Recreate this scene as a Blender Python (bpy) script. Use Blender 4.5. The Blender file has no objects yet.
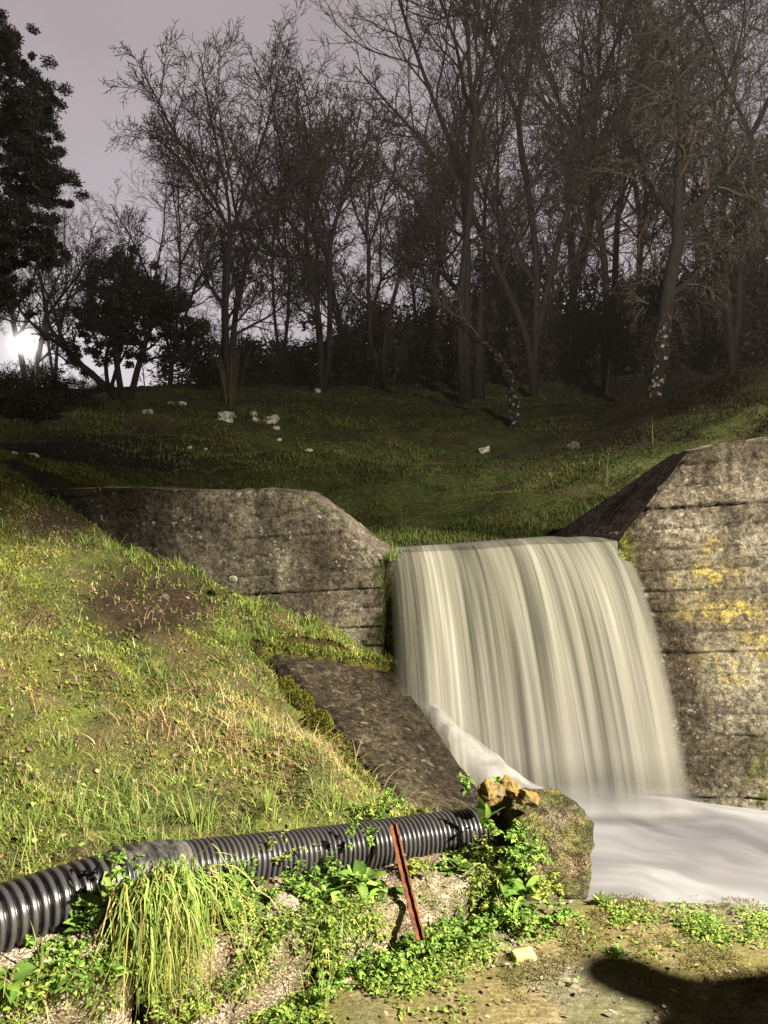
import bpy, bmesh, math, random
import numpy as np
from mathutils import Vector, Matrix

RNG = np.random.default_rng(7)
random.seed(7)
S = bpy.context.scene
C = S.collection
PI = math.pi

# ------------------------------------------------------------------ camera
F = 769.0
CAM = np.array([0.0, 0.0, 1.6])
TH = math.atan(32.0 / F)
FWD = np.array([0, math.cos(TH), -math.sin(TH)])
UPV = np.array([0, math.sin(TH), math.cos(TH)])
RT = np.array([1.0, 0, 0])


def at(px, py, Y):
    """world point at distance Y along the view for a direction given in degrees of the photograph"""
    r = RT * (px - 384) / F + UPV * (512 - py) / F + FWD
    return CAM + r * (Y / r[1])


def proj(P):
    d = P - CAM
    z = d @ FWD
    z = np.where(z < 0.05, 0.05, z)
    return 384 + F * (d @ RT) / z, 512 - F * (d @ UPV) / z


cd = bpy.data.cameras.new("camera")
cam = bpy.data.objects.new("camera", cd)
C.objects.link(cam)
cam.location = CAM
cam.rotation_euler = (PI / 2 - TH, 0, 0)
cd.sensor_fit = 'VERTICAL'
cd.sensor_height = 36.0
cd.lens = 36.0 * F / 1024
cd.clip_start = 0.05
cd.clip_end = 3000
S.camera = cam
S.view_settings.view_transform = 'Standard'
S.view_settings.look = 'None'
S.view_settings.exposure = 0
S.cycles.use_denoising = True
S.cycles.max_bounces = 5
S.cycles.transparent_max_bounces = 12
S.render.film_transparent = False


# ------------------------------------------------------------------ noise
def _hash(ix, iy, iz, seed):
    h = (ix.astype(np.int64) * 374761393 + iy.astype(np.int64) * 668265263 + iz.astype(np.int64) * 2147483647 + seed * 974711) & 0xFFFFFFFF
    h = ((h ^ (h >> 13)) * 1274126177) & 0xFFFFFFFF
    h = ((h ^ (h >> 16)) * 2246822519) & 0xFFFFFFFF
    return ((h ^ (h >> 15)) & 0xFFFFFF) / float(0xFFFFFF)


def vnoise(P, seed=0):
    P = np.asarray(P, float)
    i = np.floor(P)
    f = P - i
    f = f * f * (3 - 2 * f)
    ix, iy, iz = i[:, 0], i[:, 1], i[:, 2]
    out = np.zeros(len(P))
    for a in (0, 1):
        for b in (0, 1):
            for c in (0, 1):
                w = (f[:, 0] if a else 1 - f[:, 0]) * (f[:, 1] if b else 1 - f[:, 1]) * (f[:, 2] if c else 1 - f[:, 2])
                out += w * _hash(ix + a, iy + b, iz + c, seed)
    return out * 2 - 1


def fbm(P, scale, octaves=4, seed=0, gain=0.5):
    P = np.asarray(P, float) * scale
    o = np.zeros(len(P))
    a = 1.0
    for k in range(octaves):
        o += a * vnoise(P + 17.3 * k, seed + k)
        P = P * 2.03
        a *= gain
    return o


def sstep(a, b, x):
    t = np.clip((x - a) / (b - a), 0, 1)
    return t * t * (3 - 2 * t)


def mix(a, b, t):
    t = np.asarray(t)[..., None]
    return np.asarray(a) * (1 - t) + np.asarray(b) * t


# ------------------------------------------------------------------ mesh helpers
class MB:
    def __init__(self):
        self.v, self.q, self.t, self.c, self.uv = [], [], [], [], []
        self.n = 0

    def add(self, v, quads=None, tris=None, col=None, uv=None):
        v = np.asarray(v, np.float32).reshape(-1, 3)
        if quads is not None and len(quads):
            self.q.append(np.asarray(quads, np.int64).reshape(-1, 4) + self.n)
        if tris is not None and len(tris):
            self.t.append(np.asarray(tris, np.int64).reshape(-1, 3) + self.n)
        c = np.ones((len(v), 3), np.float32) * 0.5 if col is None else np.broadcast_to(np.asarray(col, np.float32), (len(v), 3))
        self.c.append(c)
        self.uv.append(np.zeros((len(v), 2), np.float32) if uv is None else np.asarray(uv, np.float32))
        self.v.append(v)
        self.n += len(v)

    def build(self, name, mat, parent=None, smooth=True):
        v = np.concatenate(self.v)
        q = np.concatenate(self.q) if self.q else np.zeros((0, 4), np.int64)
        t = np.concatenate(self.t) if self.t else np.zeros((0, 3), np.int64)
        me = bpy.data.meshes.new(name)
        me.vertices.add(len(v))
        me.vertices.foreach_set('co', v.ravel())
        li = np.concatenate([q.ravel(), t.ravel()]).astype(np.int32)
        me.loops.add(len(li))
        me.loops.foreach_set('vertex_index', li)
        nf = len(q) + len(t)
        me.polygons.add(nf)
        ls = np.concatenate([np.arange(len(q)) * 4, len(q) * 4 + np.arange(len(t)) * 3]).astype(np.int32)
        me.polygons.foreach_set('loop_start', ls)
        me.polygons.foreach_set('use_smooth', np.full(nf, smooth, bool))
        me.update(calc_edges=True)
        a = me.color_attributes.new('Col', 'FLOAT_COLOR', 'POINT')
        c4 = np.ones((len(v), 4), np.float32)
        c4[:, :3] = np.concatenate(self.c)
        a.data.foreach_set('color', c4.ravel())
        u = np.concatenate(self.uv)
        if np.any(u):
            l = me.uv_layers.new(name='UVMap')
            l.data.foreach_set('uv', u[li].ravel())
        me.validate()
        me.materials.append(mat)
        o = bpy.data.objects.new(name, me)
        C.objects.link(o)
        if parent is not None:
            o.parent = parent
        return o


def grid_faces(nu, nv):
    i = np.arange(nu - 1)[:, None] * nv + np.arange(nv - 1)[None, :]
    i = i.ravel()
    return np.stack([i, i + nv, i + nv + 1, i + 1], 1)


def ribbons(mb, P, W, col, side=None):
    """P (N,K,3) centre lines, W (N,K) widths, col (N,3) or (N,K,3)"""
    N, K = P.shape[:2]
    if side is None:
        d = P[:, -1] - P[:, 0]
        ang = RNG.uniform(0, 2 * PI, N)
        r = np.stack([np.cos(ang), np.sin(ang), RNG.uniform(-.3, .3, N)], 1)
        side = np.cross(d, r)
        side /= np.linalg.norm(side, axis=1)[:, None] + 1e-9
    L = P - side[:, None] * W[..., None] / 2
    R = P + side[:, None] * W[..., None] / 2
    v = np.stack([L, R], 2).reshape(-1, 3)
    base = (np.arange(N) * K * 2)[:, None] + (np.arange(K - 1) * 2)[None, :]
    b = base.ravel()
    q = np.stack([b, b + 1, b + 3, b + 2], 1)
    col = np.asarray(col)
    if col.ndim == 2:
        col = np.repeat(col[:, None], K, 1)
    c = np.repeat(col[:, :, None], 2, 2).reshape(-1, 3)
    mb.add(v, quads=q, col=c)


def blades(mb, base, L, W, col, lean, droop, K=4, az=None, nrm=None):
    """curved grass blades"""
    N = len(base)
    t = np.linspace(0, 1, K)[None, :]
    if az is None:
        az = RNG.uniform(0, 2 * PI, N)
    h = np.stack([np.cos(az), np.sin(az), np.zeros(N)], 1)
    up = np.array([0, 0, 1.0])[None] if nrm is None else nrm
    L_ = np.asarray(L)[:, None]
    P = base[:, None] + h[:, None] * (L_ * lean[:, None] * t ** 1.6)[..., None] + (up[:, None] if up.ndim == 2 else up) * (L_ * (t - droop[:, None] * t ** 2))[..., None]
    w = np.asarray(W)[:, None] * (1 - t ** 1.5) * 0.95 + 0.0004
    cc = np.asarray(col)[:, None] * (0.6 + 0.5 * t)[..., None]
    side = np.stack([-np.sin(az), np.cos(az), np.zeros(N)], 1)
    jit = RNG.uniform(-.8, .8, N)
    side = side + h * jit[:, None]
    side /= np.linalg.norm(side, axis=1)[:, None]
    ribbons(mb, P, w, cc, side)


def leaves(mb, base, az, el, L, W, col, droop=0.5, fold=0.25, wave=0.0, broad=0.8):
    """leaf blades: five sections of three vertices with a folded midrib"""
    N = len(base)
    K = 6
    t = np.linspace(0, 1, K)[None, :]
    h = np.stack([np.cos(az), np.sin(az), np.zeros(N)], 1)
    s = np.stack([-np.sin(az), np.cos(az), np.zeros(N)], 1)
    L = np.broadcast_to(L, (N,))
    W = np.broadcast_to(W, (N,))
    dr = np.broadcast_to(droop, (N,))
    hx = L[:, None] * (np.cos(el)[:, None] * t)
    hz = L[:, None] * (np.sin(el)[:, None] * t - dr[:, None] * t ** 2 * 0.6)
    ctr = base[:, None] + h[:, None] * hx[..., None] + np.array([0, 0, 1.0]) * hz[..., None]
    prof = np.sin(PI * np.clip(t, 0, 1) ** broad) * 0.95 + 0.05 * (1 - t)
    w = W[:, None] * prof * 0.5
    tw = RNG.uniform(-.5, .5, N)[:, None]
    up = np.array([0, 0, 1.0])
    zr = fold * w + wave * np.sin(t * 14 + tw * 9) * w
    zl = fold * w + wave * np.sin(t * 13 + 2 + tw * 9) * w
    Lf = ctr - s[:, None] * w[..., None] + up * (zl - tw * w)[..., None]
    Rt = ctr + s[:, None] * w[..., None] + up * (zr + tw * w)[..., None]
    v = np.stack([Lf, ctr, Rt], 2).reshape(-1, 3)
    b = ((np.arange(N) * K * 3)[:, None] + (np.arange(K - 1) * 3)[None, :]).ravel()
    q = np.concatenate([np.stack([b, b + 1, b + 4, b + 3], 1), np.stack([b + 1, b + 2, b + 5, b + 4], 1)])
    c = np.asarray(col)[:, None, None] * np.array([1.0, 1.22, 1.0])[None, None, :, None]
    c = np.broadcast_to(c, (N, K, 3, 3)).reshape(-1, 3)
    mb.add(v, quads=q, col=c)


def tubes(mb, P, R, sides, col):
    """P (B,n,3), R (B,n)"""
    B, n = P.shape[:2]
    T = np.empty_like(P)
    T[:, 1:-1] = P[:, 2:] - P[:, :-2]
    T[:, 0] = P[:, 1] - P[:, 0]
    T[:, -1] = P[:, -1] - P[:, -2]
    T /= np.linalg.norm(T, axis=2)[..., None] + 1e-9
    ref = np.where(np.abs(T[:, :1, 2:3]) > 0.9, np.array([1.0, 0, 0]), np.array([0, 0, 1.0]))
    X = np.cross(T, np.broadcast_to(ref, T.shape))
    X /= np.linalg.norm(X, axis=2)[..., None] + 1e-9
    Yv = np.cross(T, X)
    a = np.arange(sides) * 2 * PI / sides
    v = P[:, :, None] + R[:, :, None, None] * (X[:, :, None] * np.cos(a)[:, None] + Yv[:, :, None] * np.sin(a)[:, None])
    b = ((np.arange(B) * n * sides)[:, None, None] + (np.arange(n - 1) * sides)[None, :, None] + np.arange(sides)[None, None, :])
    nx = ((np.arange(B) * n * sides)[:, None, None] + (np.arange(n - 1) * sides)[None, :, None] + ((np.arange(sides) + 1) % sides)[None, None, :])
    q = np.stack([b.ravel(), nx.ravel(), (nx + sides).ravel(), (b + sides).ravel()], 1)
    mb.add(v.reshape(-1, 3), quads=q, col=col)


def cube_sphere(n):
    """unit cube surface with merged edges, n cells per side"""
    g = np.linspace(-1, 1, n + 1)
    a, b = np.meshgrid(g, g, indexing='ij')
    one = np.ones_like(a)
    fs = [(one, a, b), (-one, b, a), (b, one, a), (a, -one, b), (a, b, one), (b, a, -one)]
    V = np.concatenate([np.stack(f, -1).reshape(-1, 3) for f in fs])
    Q = np.concatenate([grid_faces(n + 1, n + 1) + k * (n + 1) ** 2 for k in range(6)])
    key = np.round(V * 1e4).astype(np.int64)
    _, idx, inv = np.unique(key, axis=0, return_index=True, return_inverse=True)
    return V[idx], inv.ravel()[Q]


def rough_block(mb, ctr, size, rotz=0.0, n=24, p=6.0, amp=0.02, freq=6.0, seed=0, tilt=(0, 0), col=(.5, .5, .5), octv=5, warp=0.0):
    V, Q = cube_sphere(n)
    l = (np.abs(V) ** p).sum(1) ** (1 / p)
    U = V / l[:, None]
    nr = U / np.linalg.norm(U, axis=1)[:, None]
    W = U * np.asarray(size) / 2
    if warp:
        W = W * (1 + warp * np.stack([fbm(U, 1.1, 2, seed + 31), fbm(U, 1.1, 2, seed + 47), fbm(U, 1.1, 2, seed + 63)], 1))
    W = W + nr * (amp * fbm(W + seed * 3.7, freq, octv, seed))[:, None]
    M = Matrix.Rotation(rotz, 3, 'Z') @ Matrix.Rotation(tilt[0], 3, 'X') @ Matrix.Rotation(tilt[1], 3, 'Y')
    W = W @ np.array(M).T + np.asarray(ctr)
    cc = col(W) if callable(col) else col
    mb.add(W, quads=Q, col=cc)


def tag(o, label=None, cat=None, group=None, kind=None):
    if label:
        o['label'] = label
    if cat:
        o['category'] = cat
    if group:
        o['group'] = group
    if kind:
        o['kind'] = kind
    return o


def empty(name, loc=(0, 0, 0), rz=0.0):
    o = bpy.data.objects.new(name, None)
    C.objects.link(o)
    o.location = loc
    o.rotation_euler = (0, 0, rz)
    o.empty_display_size = 0.2
    return o


def copy_tree(o):
    r = o.copy()
    C.objects.link(r)
    for ch in list(o.children):
        c = ch.copy()
        C.objects.link(c)
        c.parent = r
        for g in list(ch.children):
            d = g.copy()
            C.objects.link(d)
            d.parent = c
    return r


# ------------------------------------------------------------------ materials
class NT:
    def __init__(self, name):
        self.m = bpy.data.materials.new(name)
        self.m.use_nodes = True
        self.t = self.m.node_tree
        self.t.nodes.clear()
        self.out = self.t.nodes.new('ShaderNodeOutputMaterial')

    def n(self, typ, ins=None, **kw):
        nd = self.t.nodes.new(typ)
        for k, v in kw.items():
            setattr(nd, k, v)
        for k, v in (ins or {}).items():
            if isinstance(v, bpy.types.NodeSocket):
                self.t.links.new(v, nd.inputs[k])
            else:
                nd.inputs[k].default_value = v
        return nd

    def col(self):
        return self.n('ShaderNodeAttribute', attribute_name='Col').outputs['Color']

    def pos(self):
        return self.n('ShaderNodeTexCoord').outputs['Object']

    def noise(self, vec, scale, detail=6, rough=0.6, out='Fac', dist=0.0):
        return self.n('ShaderNodeTexNoise', {'Vector': vec, 'Scale': scale, 'Detail': detail, 'Roughness': rough, 'Distortion': dist}).outputs[out]

    def vor(self, vec, scale, out='Distance', feature='F1', rnd=1.0):
        return self.n('ShaderNodeTexVoronoi', {'Vector': vec, 'Scale': scale, 'Randomness': rnd}, feature=feature).outputs[out]

    def ramp(self, fac, stops, interp='LINEAR'):
        r = self.n('ShaderNodeValToRGB', {'Fac': fac})
        e = r.color_ramp.elements
        r.color_ramp.interpolation = interp
        while len(e) < len(stops):
            e.new(0.5)
        for k, (p, c) in enumerate(stops):
            e[k].position = p
            if not hasattr(c, '__len__'):
                c = (c, c, c)
            e[k].color = (*c, 1)
        return r.outputs['Color']

    def mixc(self, fac, a, b, mode='MIX'):
        nd = self.n('ShaderNodeMix', data_type='RGBA', blend_type=mode)
        for i, v in ((0, fac), (6, a), (7, b)):
            if isinstance(v, bpy.types.NodeSocket):
                self.t.links.new(v, nd.inputs[i])
            elif i == 0:
                nd.inputs[i].default_value = v
            else:
                v = (v, v, v) if not hasattr(v, '__len__') else v
                nd.inputs[i].default_value = (*v, 1)
        return nd.outputs[2]

    def math(self, op, a, b=0.0, c=0.0):
        nd = self.n('ShaderNodeMath', operation=op)
        for i, v in enumerate((a, b, c)):
            if isinstance(v, bpy.types.NodeSocket):
                self.t.links.new(v, nd.inputs[i])
            else:
                nd.inputs[i].default_value = v
        return nd.outputs[0]

    def bump(self, h, strength=0.5, dist=0.02, normal=None):
        ins = {'Height': h, 'Strength': strength, 'Distance': dist}
        if normal is not None:
            ins['Normal'] = normal
        return self.n('ShaderNodeBump', ins).outputs['Normal']

    def bsdf(self, base, rough=0.8, normal=None, spec=0.3, **kw):
        ins = {'Base Color': base if isinstance(base, bpy.types.NodeSocket) else (*base, 1), 'Roughness': rough, 'Specular IOR Level': spec}
        if normal is not None:
            ins['Normal'] = normal
        ins.update(kw)
        return self.n('ShaderNodeBsdfPrincipled', ins).outputs[0]

    def done(self, sh):
        self.t.links.new(sh, self.out.inputs['Surface'])
        return self.m


def mat_leaf(name, trans=0.35, rough=0.5, spec=0.25, gain=1.0):
    k = NT(name)
    c = k.col()
    c = k.mixc(1.0, c, k.ramp(k.noise(k.pos(), 9.0, 3), [(0.3, 0.75 * gain), (0.7, 1.2 * gain)]), 'MULTIPLY')
    b = k.bsdf(c, rough, spec=spec)
    t = k.n('ShaderNodeBsdfTranslucent', {'Color': c}).outputs[0]
    return k.done(k.n('ShaderNodeMixShader', {0: trans, 1: b, 2: t}).outputs[0])


def mat_soil(name, fine=55.0, bump=0.8, rough=0.9):
    k = NT(name)
    p = k.pos()
    n1 = k.noise(p, fine, 5, 0.7)
    n2 = k.noise(p, fine * 0.13, 4, 0.6)
    c = k.mixc(1.0, k.col(), k.ramp(n1, [(0.3, 0.45), (0.7, 1.5)]), 'MULTIPLY')
    c = k.mixc(1.0, c, k.ramp(n2, [(0.3, 0.7), (0.7, 1.3)]), 'MULTIPLY')
    return k.done(k.bsdf(c, rough, k.bump(n1, bump, 0.03), spec=0.15))


def mat_concrete(name, spot=0.5, pit=1.0):
    """weathered board-marked concrete: grain, pits, pale lichen rosettes, dark stain"""
    k = NT(name)
    p = k.pos()
    grain = k.noise(p, 70, 6, 0.75)
    mid = k.noise(p, 24, 6, 0.75)
    big = k.noise(p, 2.6, 5, 0.6)
    c = k.mixc(1.0, k.col(), k.ramp(grain, [(0.36, 0.45), (0.5, 0.9), (0.64, 1.5)]), 'MULTIPLY')
    c = k.mixc(1.0, c, k.ramp(mid, [(0.38, 0.35), (0.62, 1.65)]), 'MULTIPLY')
    c = k.mixc(1.0, c, k.ramp(big, [(0.3, 0.65), (0.7, 1.3)]), 'MULTIPLY')
    # pale crustose lichen: irregular spots of three sizes
    wp = k.n('ShaderNodeVectorMath', {0: p, 1: k.n('ShaderNodeVectorMath', {0: k.noise(p, 26, 3, 0.6, 'Color'), 'Scale': 0.06}, operation='SCALE').outputs[0]}, operation='ADD').outputs[0]
    for sc, th, gate, s0 in ((14, 0.30, 0.56, 3.0), (34, 0.36, 0.50, 4.3)):
        d = k.vor(wp, sc)
        m = k.ramp(d, [(th * 0.55, 1.0), (th, 0.0)])
        g = k.ramp(k.noise(p, s0, 4, 0.6), [(gate, 0.0), (gate + 0.08, 1.0)])
        cell = k.ramp(k.vor(wp, sc, 'Color'), [(0.35, 0.0), (0.6, 1.0)])
        m = k.math('MULTIPLY', k.math('MULTIPLY', m, g), k.math('MULTIPLY', cell, spot))
        c = k.mixc(m, c, (0.42, 0.385, 0.31))
    pits = k.ramp(k.vor(wp, 90), [(0.0, 0.0), (0.35, 1.0)])
    h = k.math('ADD', k.math('MULTIPLY', grain, 0.7), k.math('MULTIPLY', mid, 1.2))
    h = k.math('ADD', h, k.math('MULTIPLY', pits, 0.35 * pit))
    return k.done(k.bsdf(c, 0.9, k.bump(h, 0.9, 0.014), spec=0.15))


def mat_aggregate(name):
    """exposed-pebble concrete"""
    k = NT(name)
    p = k.pos()
    wp = k.n('ShaderNodeVectorMath', {0: p, 1: k.n('ShaderNodeVectorMath', {0: k.noise(p, 40, 2, 0.6, 'Color'), 'Scale': 0.02}, operation='SCALE').outputs[0]}, operation='ADD').outputs[0]
    d = k.vor(wp, 130)
    cc = k.vor(wp, 130, 'Color')
    sep = k.n('ShaderNodeSeparateColor', {0: cc}).outputs
    peb = k.ramp(sep[0], [(0.0, (0.26, 0.19, 0.13)), (0.35, (0.46, 0.38, 0.30)), (0.6, (0.60, 0.52, 0.45)), (0.8, (0.80, 0.74, 0.70)), (1.0, (0.36, 0.23, 0.14))])
    c = k.mixc(k.ramp(d, [(0.40, 0.0), (0.8, 0.8)]), peb, (0.11, 0.085, 0.055))
    c = k.mixc(1.0, c, k.ramp(k.noise(p, 9, 5, 0.65), [(0.35, 0.4), (0.65, 1.3)]), 'MULTIPLY')
    moss = k.ramp(k.noise(p, 5.5, 5, 0.65), [(0.5, 0.0), (0.6, 1.0)])
    c = k.mixc(k.math('MULTIPLY', moss, 0.6), c, (0.10, 0.11, 0.025))
    c = k.mixc(1.0, c, k.mixc(1.0, k.col(), (1.75, 1.72, 1.62), 'MULTIPLY'), 'MULTIPLY')
    h = k.math('SUBTRACT', k.math('MULTIPLY', k.noise(p, 30, 4), 1.0), d)
    return k.done(k.bsdf(c, 0.75, k.bump(h, 0.8, 0.007), spec=0.3))


def mat_floor(name):
    k = NT(name)
    p = k.pos()
    st = k.n('ShaderNodeMapping', {'Vector': p, 'Scale': (1.0, 3.0, 1.0)}).outputs[0]
    n0 = k.noise(p, 75, 6, 0.8)
    n1 = k.noise(st, 16, 6, 0.7)
    n2 = k.noise(p, 3.0, 5, 0.6)
    c = k.mixc(k.ramp(n1, [(0.35, 0.0), (0.65, 1.0)]), (0.105, 0.088, 0.052), (0.26, 0.225, 0.145))
    c = k.mixc(k.math('MULTIPLY', k.ramp(k.math('ADD', k.math('MULTIPLY', n2, 0.7), k.math('MULTIPLY', k.noise(p, 13, 5, 0.7), 0.3)), [(0.43, 0.0), (0.56, 1.0)]), 0.8), c, (0.105, 0.108, 0.032))
    c = k.mixc(1.0, c, k.ramp(n0, [(0.36, 0.5), (0.64, 1.45)]), 'MULTIPLY')
    rusty = k.ramp(k.noise(p, 7, 3, 0.5), [(0.68, 0.0), (0.74, 1.0)])
    c = k.mixc(k.math('MULTIPLY', rusty, 0.25), c, (0.28, 0.12, 0.05))
    peb = k.ramp(k.vor(p, 48), [(0.10, 1.0), (0.17, 0.0)])
    pc = k.ramp(k.vor(p, 48, 'Color'), [(0.58, 0.0), (0.62, 1.0)])
    c = k.mixc(k.math('MULTIPLY', peb, k.math('MULTIPLY', pc, 0.7)), c, (0.45, 0.38, 0.28))
    c = k.mixc(1.0, c, k.mixc(1.0, k.col(), (2.0, 2.0, 2.0), 'MULTIPLY'), 'MULTIPLY')
    h = k.math('ADD', n1, k.math('MULTIPLY', n0, 0.5))
    return k.done(k.bsdf(c, k.ramp(n2, [(0.4, 0.55), (0.6, 0.85)]), k.bump(h, 0.8, 0.012), spec=0.3))


def mat_bark(name, base, lich=(0.3, 0.3, 0.26), amt=0.0, lo=0.5):
    k = NT(name)
    p = k.pos()
    st = k.n('ShaderNodeMapping', {'Vector': p, 'Scale': (1, 1, 0.25)}).outputs[0]
    n = k.noise(st, 16, 4, 0.7)
    c = k.mixc(1.0, (*base,), k.ramp(n, [(0.3, 0.5), (0.7, 1.5)]), 'MULTIPLY')
    if amt > 0:
        zz = k.n('ShaderNodeSeparateXYZ', {0: p}).outputs[2]
        l = k.ramp(k.noise(p, 9.0, 5, 0.7), [(lo, 0.0), (lo + 0.06, 1.0)])
        l = k.math('MULTIPLY', l, k.ramp(k.math('MULTIPLY', zz, 0.25), [(0.30, 1.0), (0.55, 0.0)]))
        c = k.mixc(k.math('MULTIPLY', l, amt), c, lich)
    return k.done(k.bsdf(c, 0.9, k.bump(n, 0.6, 0.03), spec=0.1))


def mat_simple(name, base, rough=0.6, scale=30, var=0.5, spec=0.3, bump=0.4, dist=0.006, second=None, s2=6.0, metal=0.0):
    k = NT(name)
    p = k.pos()
    n = k.noise(p, scale, 5, 0.65)
    b = base
    if second is not None:
        b = k.mixc(k.ramp(k.noise(p, s2, 4, 0.6), [(0.42, 0.0), (0.58, 1.0)]), base, second)
    c = k.mixc(1.0, b, k.ramp(n, [(0.3, 1 - var), (0.7, 1 + var)]), 'MULTIPLY')
    return k.done(k.bsdf(c, rough, k.bump(n, bump, dist), spec=spec, Metallic=metal))


M = {}
M['grass'] = mat_leaf('grass_blades', 0.35, 0.55, 0.2, 1.3)
M['leaf'] = mat_leaf('weed_leaves', 0.30, 0.45, 0.3, 1.1)
M['darkleaf'] = mat_leaf('dark_foliage', 0.2, 0.6, 0.15)
M['soil'] = mat_soil('bank_soil')
M['turf'] = mat_soil('hill_turf', 14.0, 1.0)
M['wall'] = mat_concrete('weathered_concrete', 0.75)
M['slab'] = mat_concrete('wet_slab_concrete', 0.25)
M['apron'] = mat_soil('wet_concrete', 120.0, 1.0, 0.65)
M['agg'] = mat_aggregate('pebble_concrete')
M['floor'] = mat_floor('mossy_concrete_floor')
M['bark'] = mat_bark('dark_bark', (0.013, 0.011, 0.009))
M['twig'] = mat_bark('twig_bark', (0.024, 0.020, 0.016))
M['barklich'] = mat_bark('grey_bark', (0.013, 0.011, 0.009), (0.34, 0.285, 0.24), 0.9, 0.55)  # same dark bark with pale lichen on the lower trunk
M['twiglit'] = mat_bark('lamplit_twig', (0.046, 0.036, 0.027))  # lighter copy of the twig bark, lamplight painted into its colour
M['rock'] = mat_simple('pale_rock', (0.44, 0.42, 0.36), 0.9, 22, 0.6, 0.15, 0.9, 0.03, (0.10, 0.10, 0.05), 7)
M['dullrock'] = mat_simple('dull_rock', (0.10, 0.10, 0.075), 0.9, 22, 0.6, 0.15, 0.9, 0.03, (0.05, 0.055, 0.03), 7)
M['ystone'] = mat_simple('ochre_stone', (0.25, 0.16, 0.045), 0.9, 45, 0.7, 0.12, 1.0, 0.01, (0.15, 0.12, 0.07), 30)
M['rust'] = mat_simple('rusty_iron', (0.17, 0.055, 0.02), 0.85, 90, 0.45, 0.3, 0.6, 0.003, (0.09, 0.035, 0.018), 18)
M['sponge'] = mat_simple('yellow_foam', (0.62, 0.52, 0.20), 0.9, 80, 0.35, 0.1, 0.8, 0.006)
M['metal'] = mat_simple('grey_metal', (0.06, 0.06, 0.06), 0.5, 30, 0.3, 0.5, 0.1, 0.003)
M['cloth'] = mat_simple('dark_cloth', (0.03, 0.032, 0.04), 0.9, 200, 0.3, 0.1, 0.3, 0.002)
M['skin'] = mat_simple('skin', (0.45, 0.28, 0.2), 0.6, 80, 0.1, 0.3, 0.1, 0.002)

k = NT('black_plastic')
p_ = k.pos()
dst = k.ramp(k.noise(p_, 9, 5, 0.7), [(0.46, 0.0), (0.75, 1.0)])
cb = k.mixc(k.math('MULTIPLY', dst, 0.35), k.col(), (0.12, 0.10, 0.085))
M['pipe'] = k.done(k.bsdf(cb, k.ramp(k.noise(p_, 30, 4), [(0.3, 0.22), (0.7, 0.42)]), spec=0.6))
k = NT('grey_coupling_plastic')
p_ = k.pos()
cb = k.mixc(k.ramp(k.noise(p_, 14, 5, 0.7), [(0.4, 0.0), (0.65, 1.0)]), (0.022, 0.021, 0.021), (0.15, 0.135, 0.115))
M['coupling'] = k.done(k.bsdf(cb, 0.45, spec=0.5))
k = NT('lamp_glow')
M['glow'] = k.done(k.n('ShaderNodeEmission', {'Color': (1.0, 0.95, 0.86, 1), 'Strength': 120.0}).outputs[0])


def mat_water():
    k = NT('falling_water')
    uv = k.n('ShaderNodeTexCoord').outputs['UV']
    sxy = k.n('ShaderNodeSeparateXYZ', {0: uv}).outputs
    uw = k.math('ADD', sxy[0], k.math('MULTIPLY', k.noise(k.n('ShaderNodeMapping', {'Vector': uv, 'Scale': (4.5, 0.15, 1)}).outputs[0], 1.0, 2, 0.5), 0.22))
    uv0 = uv
    uv = k.n('ShaderNodeCombineXYZ', {0: uw, 1: sxy[1]}).outputs[0]
    s1 = k.noise(k.n('ShaderNodeMapping', {'Vector': uv, 'Scale': (5, 0.30, 1)}).outputs[0], 1.0, 3, 0.5)
    s2 = k.noise(k.n('ShaderNodeMapping', {'Vector': uv, 'Scale': (24, 0.5, 1), 'Location': (3, 1, 0)}).outputs[0], 1.0, 3, 0.55)
    s3 = k.noise(k.n('ShaderNodeMapping', {'Vector': uv, 'Scale': (85, 1.0, 1), 'Location': (7, 2, 0)}).outputs[0], 1.0, 2, 0.5)
    st = k.math('ADD', k.math('MULTIPLY', s1, 0.58), k.math('ADD', k.math('MULTIPLY', s2, 0.24), k.math('MULTIPLY', s3, 0.18)))
    c = k.ramp(st, [(0.34, (0.070, 0.069, 0.050)), (0.45, (0.130, 0.125, 0.092)), (0.55, (0.245, 0.233, 0.180)), (0.68, (0.56, 0.53, 0.44))])
    sx = k.n('ShaderNodeSeparateXYZ', {0: uv0}).outputs
    foot = k.ramp(sx[1], [(0.50, 0.0), (0.90, 0.9), (1.0, 1.0)])
    c = k.mixc(k.math('MULTIPLY', foot, 0.7), c, (0.245, 0.230, 0.200))
    b = k.bsdf(c, 0.45, k.bump(st, 0.35, 0.03), spec=0.25)
    tr = k.n('ShaderNodeBsdfTranslucent', {'Color': c}).outputs[0]
    sh = k.n('ShaderNodeMixShader', {0: 0.18, 1: b, 2: tr}).outputs[0]
    ed = k.math('MULTIPLY', k.ramp(sx[0], [(0.0, 0.0), (0.05, 0.6), (0.14, 1.0)]), k.ramp(sx[0], [(0.93, 1.0), (0.97, 0.7), (1.0, 0.0)]))
    al = k.math('MULTIPLY', ed, k.ramp(st, [(0.35, 0.35), (0.50, 1.0)]))
    al = k.math('MULTIPLY', al, k.ramp(sx[1], [(0.86, 1.0), (0.95, 0.6), (1.0, 0.0)]))
    t = k.n('ShaderNodeBsdfTransparent').outputs[0]
    return k.done(k.n('ShaderNodeMixShader', {0: al, 1: t, 2: sh}).outputs[0])


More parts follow.
